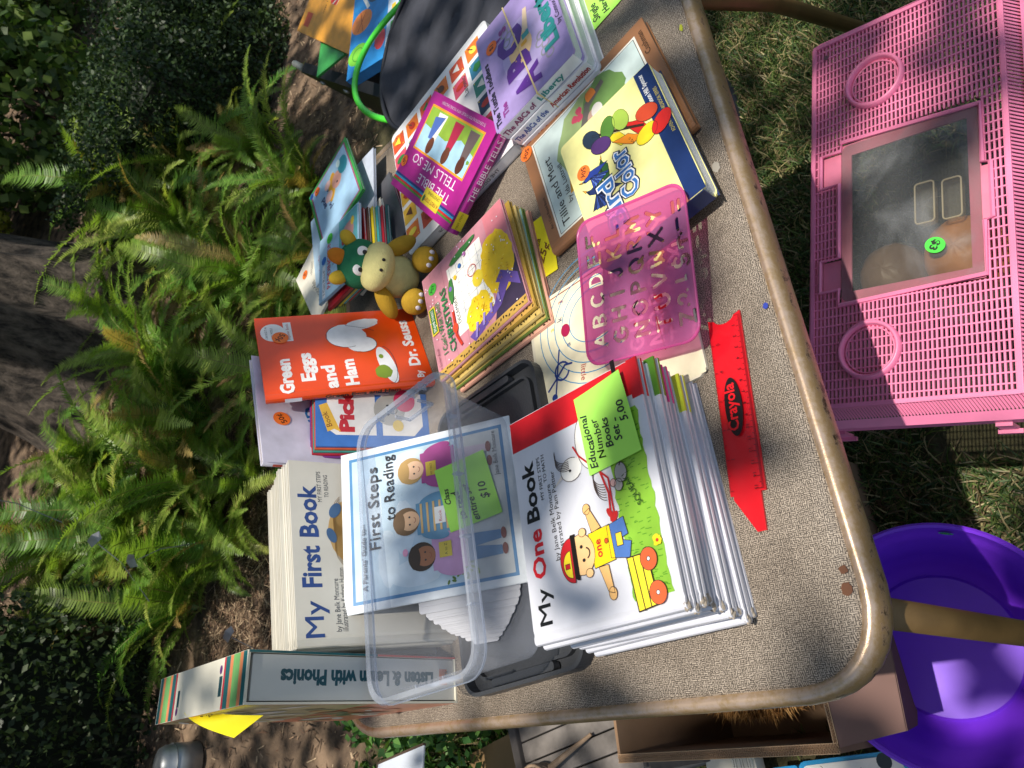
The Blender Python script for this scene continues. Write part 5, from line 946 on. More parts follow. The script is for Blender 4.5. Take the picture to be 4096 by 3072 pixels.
GL = {  # stencil strokes on a 0..1 cell, each stroke kept apart by a bridge
 'A': [[(.05, 0), (.45, .95)], [(.62, .80), (.95, 0)], [(.42, .33), (.62, .33)]], 'B': [[(.1, 0), (.1, 1)], A_(.35, .75, .38, .22, 90, -90), A_(.35, .24, .42, .24, 80, -90)], 'C': [A_(.5, .5, .45, .5, 45, 315)], 'D': [[(.1, 0), (.1, 1)], A_(.3, .5, .55, .5, 90, -90)],
 'E': [[(.15, 0), (.15, 1)], [(.4, 1), (.9, 1)], [(.4, .5), (.75, .5)], [(.4, 0), (.9, 0)]], 'F': [[(.15, 0), (.15, 1)], [(.4, 1), (.9, 1)], [(.4, .5), (.75, .5)]], 'G': [A_(.5, .5, .45, .5, 55, 330), [(.62, .42), (.92, .42)]], 'H': [[(.1, 0), (.1, 1)], [(.9, 0), (.9, 1)], [(.32, .5), (.68, .5)]],
 'I': [[(.5, 0), (.5, 1)]], 'J': [[(.7, 1), (.7, .3)] + A_(.45, .25, .25, .25, -10, -160, 6)], 'K': [[(.12, 0), (.12, 1)], [(.85, 1), (.38, .55)], [(.5, .38), (.9, 0)]], 'L': [[(.2, 1), (.2, 0), (.85, 0)]], 'M': [[(.05, 0), (.1, 1)], [(.25, .8), (.5, .3), (.75, .8)], [(.9, 1), (.95, 0)]], 'N': [[(.1, 0), (.1, 1)], [(.28, .85), (.72, .12)], [(.9, 1), (.9, 0)]],
 'O': [A_(.5, .5, .45, .5, 20, 165), A_(.5, .5, .45, .5, 200, 345)], 'P': [[(.15, 0), (.15, 1)], A_(.4, .72, .4, .27, 90, -90)], 'Q': [A_(.5, .5, .45, .5, -20, 200), A_(.5, .5, .45, .5, 225, 290), [(.65, .25), (.95, -.05)]], 'R': [[(.12, 0), (.12, 1)], A_(.4, .75, .38, .25, 90, -90), [(.5, .35), (.88, 0)]], 'S': [A_(.5, .75, .35, .25, 30, 250, 7), A_(.5, .24, .38, .26, 70, -150, 7)],
 'T': [[(.5, 0), (.5, .78)], [(.05, 1), (.95, 1)]], 'U': [[(.1, 1), (.1, .4)] + A_(.5, .38, .4, .38, 180, 360, 8) + [(.9, 1)]], 'V': [[(.05, 1), (.42, .1)], [(.62, .18), (.95, 1)]], 'W': [[(.0, 1), (.2, .1)], [(.36, .2), (.5, .7), (.64, .2)], [(.8, .1), (1, 1)]], 'X': [[(.05, 1), (.38, .6)], [(.95, 1), (.08, 0)], [(.6, .4), (.95, 0)]], 'Y': [[(.05, 1), (.42, .55)], [(.95, 1), (.5, .4), (.5, 0)]],
 'Z': [[(.08, 1), (.9, 1), (.3, .2)], [(.1, 0), (.92, 0)]], '?': [A_(.5, .72, .35, .28, 160, -60, 8)], '!': [[(.5, .35), (.5, 1)]], '$': [A_(.5, .75, .38, .25, 30, 250, 7), A_(.5, .24, .4, .26, 70, -150, 7), [(.5, 1.14), (.5, 1.06)], [(.5, -.06), (.5, -.14)]], '+': [[(.1, .5), (.38, .5)], [(.62, .5), (.9, .5)], [(.5, .0), (.5, 1)]], '-': [[(.1, .5), (.9, .5)]], '=': [[(.1, .7), (.9, .7)], [(.1, .25), (.9, .25)]]}
rows = ['ABCDEF', 'GHIJKL', 'NOPQRM', 'TUVWXY', 'Z?!$+-=']
for j, rw in enumerate(rows):
    n = len(rw); cw = (bw - .026) / n
    for i, ch in enumerate(rw):
        x0 = .014 + i * cw + cw * .14; cwid = cw * .66; chh = .0145; y0 = bh - .0245 - j * .0236 
        for st_ in GL[ch]: stroke_hole([(x0 + p[0] * cwid, y0 + p[1] * chh) for p in st_], .0037)
for i in range(7): 
    cx_ = .020 + i * .013; HOL.append(([(cx_, .0085), (cx_ + .0001, .0085)], .0017))
cs = .00062; gx_ = int(bw / cs); gy_ = int(bh / cs); CX, CY = np.meshgrid((np.arange(gx_) + .5) * cs, (np.arange(gy_) + .5) * cs); solid = np.ones(CX.shape, bool)
for pts_, hw in HOL:
    for (xa, ya), (xb, yb2) in zip(pts_[:-1], pts_[1:]):
        L2 = (xb - xa) ** 2 + (yb2 - ya) ** 2 + 1e-12; tt_ = np.clip(((CX - xa) * (xb - xa) + (CY - ya) * (yb2 - ya)) / L2, 0, 1); solid &= np.hypot(CX - xa - tt_ * (xb - xa), CY - ya - tt_ * (yb2 - ya)) > hw
ddx = np.maximum(np.abs(CX - bw / 2) - (bw / 2 - R_), 0); ddy = np.maximum(np.abs(CY - bh / 2) - (bh / 2 - R_), 0); solid &= np.hypot(ddx, ddy) < R_
jj, ii_ = np.nonzero(solid); th_ = .0012; qx = ii_ * cs; qy = jj * cs; Q = []
def quadset(c): Q.append(np.stack([np.stack(v, 1) for v in c], 1))
z0_ = np.zeros(len(qx)); z1_ = z0_ + th_
quadset([(qx, qy, z1_), (qx + cs, qy, z1_), (qx + cs, qy + cs, z1_), (qx, qy + cs, z1_)]); quadset([(qx, qy + cs, z0_), (qx + cs, qy + cs, z0_), (qx + cs, qy, z0_), (qx, qy, z0_)])
pad = np.pad(solid, 1)
for (dx_, dy_, a_, b_) in ((1, 0, (1, 0), (1, 1)), (-1, 0, (0, 1), (0, 0)), (0, 1, (1, 1), (0, 1)), (0, -1, (0, 0), (1, 0))):
    e_ = ~pad[jj + 1 + dy_, ii_ + 1 + dx_]; X_, Y_ = qx[e_], qy[e_]; o0 = np.zeros(len(X_)); quadset([(X_ + a_[0] * cs, Y_ + a_[1] * cs, o0), (X_ + b_[0] * cs, Y_ + b_[1] * cs, o0), (X_ + b_[0] * cs, Y_ + b_[1] * cs, o0 + th_), (X_ + a_[0] * cs, Y_ + a_[1] * cs, o0 + th_)])
QA = np.concatenate(Q).reshape(-1, 3); stuffmesh('stencil_sheet', QA, np.arange(len(QA)).reshape(-1, 4), [pk_], parent=st)
m = MB(); ro = MB(); O = [Vector((x - bw / 2, y - bh / 2)) for x, y in out]; n = len(O); vs = []; fs = []
for (k_, z) in ((1.0, -.0008), (1.012, .0022), (.988, .0026), (.975, .0010)): vs += [(p.x * k_ + bw / 2, p.y * k_ + bh / 2, z) for p in O]
for j in range(3):
    for i in range(n): q = (i + 1) % n; fs.append((j * n + i, j * n + q, (j + 1) * n + q, (j + 1) * n + i))
MB().add(vs, fs).build('raised_border', plastic('magenta_plastic_rim', (.88, .20, .55, 1), .35, .25), st, smooth=True)
# ---- red pencil-shaped ruler
A0 = V(.3030, .2595, .0006); B0 = V(.1172, .2775, .0006); d = (B0 - A0); Lr = d.length; d.normalize(); up = Vector((0, 0, 1)); sd_ = up.cross(d)
# local x runs from the notched end to the tip, local y towards the camera edge
M = Matrix((d, -up.cross(d), -up)).transposed().to_4x4(); M = Matrix((d, Vector((0, 0, 1)).cross(d), Vector((0, 0, 1)))).transposed().to_4x4(); M.translation = A0
ru = thing('ruler', 'red plastic pencil-shaped ruler lying near the front edge of the table', 'ruler', M)
W_ = .0315; s = -1 if (M @ Vector((0, W_, 0))).y < A0.y else 1
yy = lambda v: v * s
pts = [(0, 0), (.1555, 0), (.1555, .0045), (.186, .0045), (.1865, .0120), (.1590, .0290), (.1560, .0285), (.1560, W_), (.0, W_)] + [(.0052 * math.sin(a_) * 1.3 + .0004, .016 + .010 * math.cos(a_)) for a_ in [math.radians(15 + 150 * k / 10) for k in range(11)]]
pts = [(x, yy(y)) for x, y in pts]
if s < 0: pts = pts[::-1]
red = mat('ruler_red', 'cc1420', .22, coat=.5, var=.05, scale=30)
MB().prism(pts, 0, .0022).build('ruler_body', red, ru, bevel=0)
a = Art(.00235); sgn = s
for k in range(0, 151):
    x = .0035 + k * .001; ln = .0052 if k % 10 == 0 else (.0040 if k % 5 == 0 else .0026); a.rect(x - .00018, min(yy(.0004), yy(ln)), x + .00018, max(yy(.0004), yy(ln)), '3a0c10')
for k in range(1, 16): a.text(str(k), .0035 + k * .01 + .0012 * s, yy(.0085), .0042, '3a0c10', rot=180 if s > 0 else 0, align='c')
for k in range(0, 95):
    x = .152 - k * .0015875; ln = .0045 if k % 16 == 0 else (.0034 if k % 8 == 0 else .002); a.rect(x - .00018, min(yy(W_ - .0004), yy(W_ - ln)), x + .00018, max(yy(W_ - .0004), yy(W_ - ln)), '3a0c10')
for k in range(1, 6): a.text(str(k), .152 - k * .0254, yy(W_ - .0095), .0045, '3a0c10', align='c', rot=0 if s > 0 else 180)
a.ell(.083, yy(.0165), .0255, .0080, '1a1416', n=30); a.L(); a.text('Crayola', .1035, yy(.0140), .0135, 'e01824', width=.041, bold=.022, rot=180)
a.build('ruler_print', ru, rough=.3)

#@@BELOW

# ================================================================ BEYOND AND BELOW THE TABLE
# ---- round black fabric top with a neon hoop
bk = thing('fabric_hamper', 'round black fabric hamper top standing right of the table', 'hamper', Matrix.Translation(V(1.18, .700, -.60)))
bf = mat('black_fabric', '3c3e46', .75, var=.35, scale=14, bump=.9, bscale=45, spec=.3)
m = MB(); vs = []; fs = []; NR = 16; NS = 64
for i in range(NR + 1):
    r = .226 * i / NR
    for k in range(NS):
        a_ = 2 * math.pi * k / NS; z = .520 - .010 * (1 - (r / .226) ** 2) + .0035 * math.sin(a_ * 5 + r * 60) * (r / .226) + .003 * math.sin(a_ * 11 - r * 40) * (r / .226) ** 2 + .002 * math.sin(r * 170 + a_ * 2)
        vs.append((r * math.cos(a_), r * math.sin(a_), z))
for i in range(NR):
    for k in range(NS): q = (k + 1) % NS; fs.append((i * NS + k, (i + 1) * NS + k, (i + 1) * NS + q, i * NS + q))
m.add(vs, fs).build('fabric_top', bf, bk, smooth=True)
m = MB(); m.lathe([(.226, .518), (.224, .40), (.218, .30), (.222, .18), (.216, .06), (.21, -.11)], seg=64); m.build('fabric_side', bf, bk, smooth=True)
MB().tube([(.2265 * math.cos(k * math.pi / 32), .2265 * math.sin(k * math.pi / 32), .520) for k in range(64)], .0045, 8, closed=True).build('rim_binding', mat('binding', '24252b', .6), bk, smooth=True)
hp = MB().tube([(.241 * math.cos(k * math.pi / 40), .241 * math.sin(k * math.pi / 40), -.11 * (1 - (math.cos(k * math.pi / 40) * -.3 + math.sin(k * math.pi / 40) * .95))) for k in range(80)], .0066, 10, closed=True).build('hoop', mat('neon_green', '52dd3e', .35, coat=.3), None, smooth=True)
hp.location = V(1.290, .772, -.066); tag(hp, 'neon green plastic hoop slung round the black hamper top', 'hoop')
# ---- black rack with activity books
A = V(1.917, 1.568, -.2); B = V(1.385, 1.080, -.2); d = (B - A); Lr = d.length; d.normalize(); M = Matrix((d, Vector((0, 0, 1)).cross(d), Vector((0, 0, 1)))).transposed().to_4x4(); M.translation = A
rk = thing('book_rack', 'black metal book rack holding activity books, right of the table', 'rack', M)
bm_ = mat('black_metal', '16171a', .45, spec=.4)
side_pts = [(0, -.42), (0, -.035), (.015, -.012), (.05, 0), (Lr + .02, 0), (Lr + .02, -.42)]
Mx = Matrix(((1, 0, 0, 0), (0, 0, 1, 0), (0, 1, 0, 0), (0, 0, 0, 1)))
for yy_ in (-.02, .36): MB().prism(side_pts, 0, .030, M=Matrix.Translation((0, yy_, 0)) @ Mx).build('side_panel', bm_, rk)
MB().box(.02, Lr, .011, .36, -.30, -.285).build('shelf', bm_, rk); MB().box(.0, .02, .011, .36, -.42, -.20).build('end_panel', bm_, rk)
for (x, z) in ((.09, -.06), (.30, -.06)): MB().ball((x, -.022, z), (.012, .006, .010), seg=12).build('bolt', mat('steel', 'b8bab8', .35, metal=.7), rk, smooth=True)
MB().tube([(-.012, -.005, -.10), (-.028, -.005, -.06), (-.024, -.005, -.012), (0, -.005, .012), (.012, -.005, -.01)], .010, 8).build('hook', mat('cream_plastic', 'd8d4c0', .5), rk, smooth=True)
def board4(name, lab, TL, TR, BR, BL, t, col, art, page='e8e8e4'):
    M, bw, bh = FM(TL, TR, BR, BL); o = thing(name, lab, 'book', M); MB().box(0, bw, 0, bh, -.0015, 0).box(0, bw, 0, bh, -t, -t + .0015).box(0, .0015, 0, bh, -t, 0).build('cover', pm(col), o); MB().box(.002, bw - .002, .002, bh - .002, -t + .0015, -.0015).build('page_block', pagemat('pages_w', page), o); art(bw, bh).build('cover_print', o); return o
def blue_art(bw, bh):
    a = Art(); a.rect(.001, .001, bw - .001, bh - .001, '2c8ad0'); a.L(); a.rect(.001, .001, bw - .001, bh * .22, 'c8d8e8'); a.ell(.06, bh * .80, .030, .034, '7ac83c'); a.ell(.155, bh * .78, .034, .036, 'e88a3a'); a.poly([(.26, bh * .62), (.42, bh * .60), (.44, bh * .80), (.40, bh * .90), (.28, bh * .90)], '8a5ac0'); a.poly([(.05, bh * .46), (.12, bh * .40), (.06, bh * .30)], '2a3a4a'); a.ell(.065, bh * .34, .030, .018, 'd04040'); a.line([(.19, bh * .66), (.235, bh * .80)], .010, 'f0f0e8'); a.L()
    for k in range(10): a.rect(.02 + .05 * k, bh * .06, .045 + .05 * k, bh * .14, ('d04040', '3f9a3c', 'e8c030')[k % 3])
    a.arc(.06, bh * .80, .018, 0, 360, .002, '3f8a2a'); a.line([(.13, bh * .85), (.18, bh * .70)], .002, 'b0561a'); a.line([(.125, bh * .74), (.185, bh * .82)], .002, 'b0561a'); a.rect(.30, bh * .70, .36, bh * .80, '4ab0e0'); a.ell(.29, bh * .60, .014, .014, '202028'); a.ell(.40, bh * .59, .014, .014, '202028'); a.rect(.2, bh * .40, .32, bh * .44, 'd8a83a'); a.arc(.22, bh * .52, .022, 60, 330, .008, '3a5068'); return a
def zq(p, z0, z1): k = (.5279 - z1) / (.5279 - z0); return (p[0] * k, p[1] * k, z1)
BL_ = (1.4728, 1.1272, -.12); b1 = zq(BL_, -.12, -.10)
TLb = zq((1.4728, 1.1272, -.12), -.12, -.12); TRb = (1.86, 1.065, -.12); BLb = (1.26, .93, -.14)
TLb = (1.4728, 1.1272, -.12); TRb = (1.80, 1.075, -.12); BLb = (1.33, .985, -.15)
v_ = Vector(BLb) - Vector(TLb); BRb = tuple(Vector(TRb) + v_)
board4('activity_book', 'blue activity book printed with toys, standing in the black rack', TLb, TRb, BRb, BLb, .026, '2c8ad0', blue_art)
def orange_art(bw, bh):
    a = Art(); a.rect(.001, .001, bw - .001, bh - .001, 'e8a43c'); a.L(); a.poly([(.12, .001), (bw - .001, .001), (bw - .001, bh * .55), (.30, bh * .55), (.20, bh * .50), (.13, bh * .30)], 'a8c0b0'); a.rect(.02, bh - .06, .06, bh - .025, 'd85a28'); a.L(); a.text('STICKERS', .10, bh * .60, .055, 'f2e8dc', bold=.11, width=.30); a.L(); a.text('STICKERS', .10, bh * .60, .055, 'd83a30', bold=.06, width=.30)
    a.ell(.19, bh * .16, .040, .038, '2a2224'); a.ell(.33, bh * .22, .038, .036, '3a2c28'); a.poly([(.22, bh * .36), (.30, bh * .42), (.33, bh * .34), (.26, bh * .26)], 'd8dcdc'); a.L(); a.ell(.195, bh * .15, .026, .026, 'b8806a'); a.ell(.335, bh * .21, .026, .026, 'c08a70'); a.text('over 100 reusable', .07, bh * .72, .014, '5a3a1c'); a.L(); return a
TLo = (1.8597, 1.418, -.12); TRo = (2.35, 1.36, -.12); BLo = (1.497, 1.1227, -.12); v_ = Vector(BLo) - Vector(TLo); 
u_ = Vector(TRo) - Vector(TLo); u_ -= u_.dot(v_.normalized()) * v_.normalized()
BLo = tuple(Vector(TLo) + v_ * .9 + Vector((0, 0, -.055))); TRo = tuple(Vector(TLo) + u_.normalized() * .40)
board4('activity_book', 'orange sticker book with photos of children, standing in the black rack', TLo, TRo, tuple(Vector(TRo) + Vector(BLo) - Vector(TLo)), BLo, .006, 'e8a43c', orange_art)
def green_art(bw, bh): a = Art(); a.rect(.001, .001, bw - .001, bh - .001, '3f9a4c'); return a
board4('activity_book', 'plain green folder behind the orange sticker book in the black rack', (1.73, 1.345, -.155), (1.88, 1.32, -.155), (1.68, 1.15, -.175), (1.53, 1.175, -.175), .006, '3f9a4c', green_art)
# ---- pink cage on the grass
UL = Vector((.96016, -.27944, 0)); WL = Vector((-.27944, -.96016, 0))
M = Matrix((UL, WL, Vector((0, 0, -1)))).transposed().to_4x4()      # local x along, y towards camera, z DOWN
M.translation = V(.3248, .3702, -.34); cg = thing('pet_cage', 'pink plastic small-pet cage with clear base and slotted lid standing on the grass', 'cage', M)
pkm = mat('pink_plastic', 'ec84aa', .42, var=.16, scale=14, coat=.08); LX = .520; LY = .229
bars = MB(); wx0, wx1, wy0, wy1 = .131, .357, .037, .201; tabs = ((.195, .152, .013), (.345, .298, .016))
def blocked(x, y):
    if wx0 < x < wx1 and wy0 < y < wy1: return True
    for a0, b0, c0 in ((.152, .195, .012), (.298, .345, .012)):
        if b0 > x > a0 and c0 < y < wy0 + .002: return True
    return .200 < x < .272 and wy1 - .002 < y < .209
def segs(fn, lo, hi, step=.001):
    out = []; st_ = None; n_ = int((hi - lo) / step)
    for q in range(n_ + 1):
        t_ = lo + q * step
        if not fn(t_):
            if st_ is None: st_ = t_
        elif st_ is not None: out.append((st_, t_)); st_ = None
    if st_ is not None: out.append((st_, hi))
    return out
y = .008
while y < LY - .003:
    for a_, b_ in segs(lambda t: blocked(t, y), .004, LX - .004): bars.box(a_, b_, y - .0011, y + .0011, .0004, .0042)
    y += .0050
x = .012
while x < LX - .003:
    for a_, b_ in segs(lambda t: blocked(x, t), .004, LY - .004): bars.box(x - .0009, x + .0009, a_, b_, .0, .0036)
    x += .0118
bars.build('lattice', pkm, cg)
tag(bpy.data.objects['lattice'], None, None, kind='stuff')
fr = MB()
for (a0, a1, b0, b1) in ((0, LX, 0, .005), (0, LX, LY - .005, LY), (0, .005, .005, LY - .005), (LX - .005, LX, .005, LY - .005)): fr.box(a0, a1, b0, b1, -.002, .006)
fr.build('lid_frame', pkm, cg, bevel=.0008)
# window frame (outer lip) with latch notches
m = MB(); e = .0035
P_w = [(wx0, wy0), (.152, wy0), (.152, .013), (.195, .013), (.195, wy0), (.298, wy0), (.298, .013), (.345, .013), (.345, wy0 + .002), (wx1, wy0 + .004), (wx1 - .01, wy1), (.272, wy1), (.270, .209), (.202, .209), (.200, wy1), (wx0 + .006, wy1)]
m.tube([(x_, y_, -.0015) for x_, y_ in P_w], .0028, 6, closed=True); m.build('window_surround', pkm, cg)
m = MB(); ix0, ix1, iy0, iy1 = .148, .336, .052, .186
for (a0, a1, b0, b1) in ((wx0 + .003, wx1 - .004, wy0 + .002, iy0), (wx0 + .003, wx1 - .006, iy1, wy1 - .002), (wx0 + .003, ix0, iy0, iy1), (ix1, wx1 - .004, iy0, iy1)): m.box(a0, a1, b0, b1, .0015, .004)
m.box(.154, .193, .015, wy0 + .001, .0025, .0045).box(.300, .343, .015, wy0 + .001, .0025, .0045).box(.203, .268, wy1 - .002, .208, .0005, .003); m.build('window_frame', mat('pink_plastic_dull', 'e0809c', .45, var=.12, scale=40), cg)
cw_ = plastic('smoky_clear', (.80, .80, .77, 1), .035, .14, (.55, .57, .6, 1), smudge=.16)
MB().box(wx0 + .004, wx1 - .006, wy0 + .003, wy1 - .003, -.0012, .0006, r=.008).build('window_pane', cw_, cg, M=Matrix.Translation((0, 0, .0005)))
rimp = plastic('yellowed_clear', (.95, .86, .66, 1), .3, .2)
for (a0, b0, a1, b1) in ((.216, .128, .268, .149), (.214, .158, .264, .178)):
    m = MB(); loft(m, [([(a0 + (a1 - a0) / 2 + px, b0 + (b1 - b0) / 2 + py) for px, py in rr_pts((a1 - a0) / 2, (b1 - b0) / 2, .004)], .001), ([(a0 + (a1 - a0) / 2 + px * .92, b0 + (b1 - b0) / 2 + py * .9) for px, py in rr_pts((a1 - a0) / 2, (b1 - b0) / 2, .004)], .016)]); m.f.append(tuple(range(28, 56))); m.m.append(0); m.build('feeding_cup', plastic('cup_clear', (.9, .84, .72, 1), .12, .2), cg, smooth=False)
    MB().tube([(a0 + (a1 - a0) / 2 + px, b0 + (b1 - b0) / 2 + py, .0008) for px, py in rr_pts((a1 - a0) / 2, (b1 - b0) / 2, .004)], .0010, 5, closed=True).build('cup_rim', rimp, cg)
for (cx_, cy_) in ((.430, .083), (.068, .074)):
    m = MB(); m.lathe([(.0305, .004), (.0315, -.006), (.0335, -.0085), (.036, -.007), (.037, .002), (.0365, .004)], seg=48); m.build('ring_collar', pkm, cg, smooth=True, M=Matrix.Translation((cx_, cy_, 0)))
    m = MB(); m.lathe([(.0275, -.0005), (.0290, -.0015), (.0295, .002)], seg=48); m.build('ring_plug', pkm, cg, smooth=True, M=Matrix.Translation((cx_, cy_, 0)))
MB().lathe([(0, -.0012), (.003, -.0012), (.0035, .0005)], seg=16).build('screw', mat('pk_dark', '6a4650', .5), cg, M=Matrix.Translation((.497, .018, 0)))
# sloped sides with slots
def slats(x0, y0, x1, y1, drop, outv, n_, skew, nm_):
    A = Vector((x0, y0, 0)); B = Vector((x1, y1, 0)); d_ = (B - A); L_ = d_.length; d_.normalize(); o_ = Vector((outv[0], outv[1], 0)); m = MB(); dn = o_ * .013 + Vector((0, 0, drop))
    for k in range(n_):
        p = A + d_ * (L_ * (k + .2) / n_); q = p + d_ * (L_ / n_ * .55); s_ = d_ * skew; m.add([p, q, q + dn + s_, p + dn + s_], [(0, 1, 2, 3)]); m.add([p + Vector((0, 0, .001)) + o_ * -.0015, q + Vector((0, 0, .001)) + o_ * -.0015, q + dn + s_ + o_ * -.0015, p + dn + s_ + o_ * -.0015], [(3, 2, 1, 0)])
    m.build(nm_, pkm, cg); bpy.data.objects[nm_]['kind'] = 'stuff'
slats(0, 0, 0, LY, .013, (-1, 0), 64, .006, 'left_slats'); slats(0, LY, LX, LY, .02, (0, 1), 110, 0, 'front_slats')
m = MB()
for zz0, ex in ((.013, .012), (.020, .014)): pass
loft(m, [([(-.013, 0), (LX + .013, 0), (LX + .013, LY + .013), (-.013, LY + .013)], .0135), ([(-.022, -.004), (LX + .022, -.004), (LX + .022, LY + .022), (-.022, LY + .022)], .022), ([(-.022, -.004), (LX + .022, -.004), (LX + .022, LY + .022), (-.022, LY + .022)], .038)])
m.box(0, LX, -.003, .0, .002, .038); m.build('lid_skirt', pkm, cg)
for (x_, y_) in ((-.026, .02), (-.026, .20)): MB().box(x_, x_ + .004, y_ - .008, y_ + .008, .034, .060).box(x_ - .004, x_ + .001, y_ - .012, y_ + .012, .056, .062).build('latch', pkm, cg)
m = MB(); loft(m, [([(-.016, 0), (LX + .016, 0), (LX + .016, LY + .016), (-.016, LY + .016)], .038), ([(.045, .022), (LX - .03, .022), (LX - .03, LY - .02), (.045, LY - .02)], .360)]); m.add([(.045, .022, .36), (LX - .03, .022, .36), (LX - .03, LY - .02, .36), (.045, LY - .02, .36)], [(0, 1, 2, 3)]); m.build('clear_base', plastic('base_clear', (.80, .82, .84, 1), .05, .2, (.4, .45, .5, 1)), cg)
st_ = Art(0); st_.ell(0, 0, .0095, .0115, '4ddc48', n=28); st_.L(); st_.text('$3', 0, -.0045, .0125, '1c2a1c', align='c', bold=.04); st_.build('price_sticker', cg, Matrix.Translation((.183, .150, -.003)) @ Matrix.Rotation(math.pi, 4, 'X') @ Matrix.Rotation(math.radians(150), 4, 'Z'), rough=.6)
for q, (x_, y_, r_, lb) in enumerate(((.185, .165, .050, 'rounded tan leather bundle under the price sticker inside the pink cage'), (.175, .085, .045, 'darker rounded brown bundle at the back inside the pink cage'))):
    o = MB().ball((0, 0, 0), (r_, r_ * .9, .045), seg=28, rings=18, wob=.02, seed=q).build('leather_bundle', mat('tan_leather%d' % q, ('c8864a', '7a6048')[q], .5, var=.3, scale=25, bump=.6, bscale=60), None, smooth=True); p = M @ Vector((x_, y_, .054)); o.location = p
    tag(o, lb, 'bundle')
# ---- purple tub
ax = Vector((.007, .061, -.18)).normalized(); zq_ = -ax; xq = Vector((1, 0, 0)); xq = (xq - xq.dot(zq_) * zq_).normalized(); M = Matrix((xq, zq_.cross(xq), zq_)).transposed().to_4x4(); M.translation = V(.041, .359, -.50)
tu = thing('purple_tub', 'large glossy purple plastic tub tilted against the cardboard box', 'tub', M)
pu = mat('purple_plastic', '7432d2', .42, coat=.08, var=.04, scale=8, spec=.3)
m = MB(); NS = 72; prof = [(.1435, -.004), (.1462, .001), (.1478, .0005), (.1470, -.006), (.1440, -.035), (.1415, -.037), (.1360, -.10), (.1250, -.165), (.118, -.180), (.090, -.186), (0, -.186)]
prof = [(.149, -.012), (.1495, .000), (.1465, .0025), (.1432, .000), (.1395, -.030), (.1365, -.034), (.1352, -.060), (.1335, -.064), (.1255, -.125), (.1150, -.165), (.098, -.178), (.094, -.1745), (.060, -.1745), (0, -.1745)]
hole = MB(); n = len(prof); vs = []; fs = []
for k in range(NS):
    a_ = 2 * math.pi * k / NS
    for r, z in prof: vs.append((r * math.cos(a_), r * math.sin(a_), z))
for k in range(NS):
    q = (k + 1) % NS
    for i in range(n - 1):
        ang = math.degrees(2 * math.pi * (k + .5) / NS)
        if i == 3 and (245 < ang < 285 or 65 < ang < 105): continue
        fs.append((k * n + i, q * n + i, q * n + i + 1, k * n + i + 1))
outer = [(.149, -.012), (.1425, -.020), (.1425, -.034), (.1385, -.036), (.1375, -.06), (.129, -.125), (.118, -.170), (.112, -.182), (0, -.182)]; kb = len(vs); n2 = len(outer)
for k in range(NS):
    a_ = 2 * math.pi * k / NS
    for r, z in outer: vs.append((r * math.cos(a_), r * math.sin(a_), z))
for k in range(NS):
    q = (k + 1) % NS
    for i in range(n2 - 1):
        ang = math.degrees(2 * math.pi * (k + .5) / NS)
        if i == 1 and (245 < ang < 285 or 65 < ang < 105): continue
        fs.append((kb + k * n2 + i + 1, kb + q * n2 + i + 1, kb + q * n2 + i, kb + k * n2 + i))
m.add(vs, fs).build('tub_body', pu, tu, smooth='auto')
a = Art(0); a.ell(0, 0, .0085, .0050, '4ddc48', n=24); a.L(); a.text('25¢', -.0062, -.0022, .0062, '1c2a1c', width=.0125, bold=.05); 
Mt = M.inverted() @ Matrix.Translation(V(.1265, .318, -.508)) @ Matrix.Rotation(math.radians(-62), 4, 'Z'); 
ang_ = math.radians(-18); Mw = Matrix.Rotation(ang_, 4, 'Z') @ Matrix.Translation((.1385, 0, -.016)) @ Matrix.Rotation(math.radians(-84), 4, 'Y') @ Matrix.Rotation(math.radians(90), 4, 'Z'); a.build('price_sticker', tu, Mw, rough=.6)
# ---- cardboard box with a fuzzy brown thing in it
cb = thing('cardboard_box', 'open brown cardboard box on the grass under the left table edge', 'cardboard box', Matrix.Translation(V(-.058, .472, -.71)))
cm_ = mat('cardboard', '866a50', .85, var=.1, scale=18, bump=.1, bscale=100); ce = mat('card_edge', '7a5c42', .9)
ht = .31; Lb = .345; Wb = .40; t = .005
for (x0, x1, y0, y1) in ((0, t, 0, Lb), (Wb - t, Wb, 0, Lb), (t, Wb - t, 0, t), (t, Wb - t, Lb - t, Lb)): MB().box(x0, x1, y0, y1, .006, ht).build('side_wall', cm_, cb)
MB().box(t, Wb - t, t, Lb - t, .004, .008).build('box_floor', cm_, cb)
def flute(p0, p1, up, thick, nm_='corrugated_edge'):
    p0 = Vector(p0); p1 = Vector(p1); d_ = (p1 - p0); L_ = d_.length; n_ = int(L_ / .0035); s_ = d_.normalized().cross(Vector(up)).normalized() * thick; m = MB(); pts = [p0 + d_ * k / (2 * n_) + s_ * (1 if k % 2 else -1) * .40 + Vector(up) * .0006 for k in range(2 * n_ + 1)]; m.tube(pts, .00055, 3, cap=False)
    m.tube([p0 + s_ * .5 + Vector(up) * .0006, p1 + s_ * .5 + Vector(up) * .0006], .0006, 4); m.tube([p0 - s_ * .5 + Vector(up) * .0006, p1 - s_ * .5 + Vector(up) * .0006], .0006, 4); o_ = m.build(nm_, mat('card_flute', 'c4a27e', .9), cb); o_['kind'] = 'stuff'
flute((t / 2, 0, ht), (t / 2, Lb, ht), (0, 0, 1), t); flute((t, t / 2, ht), (.2, t / 2, ht), (0, 0, 1), t)
fl = MB().add([(0, -.001, ht), (.17, -.001, ht), (.16, -.075, ht - .05), (.012, -.068, ht - .035)], [(0, 3, 2, 1)]).add([(0, -.001, ht - .004), (.17, -.001, ht - .004), (.16, -.075, ht - .054), (.012, -.068, ht - .039)], [(0, 1, 2, 3)]).build('front_flap', mat('cardboard_dark', '735850', .85, var=.08, scale=14), cb)
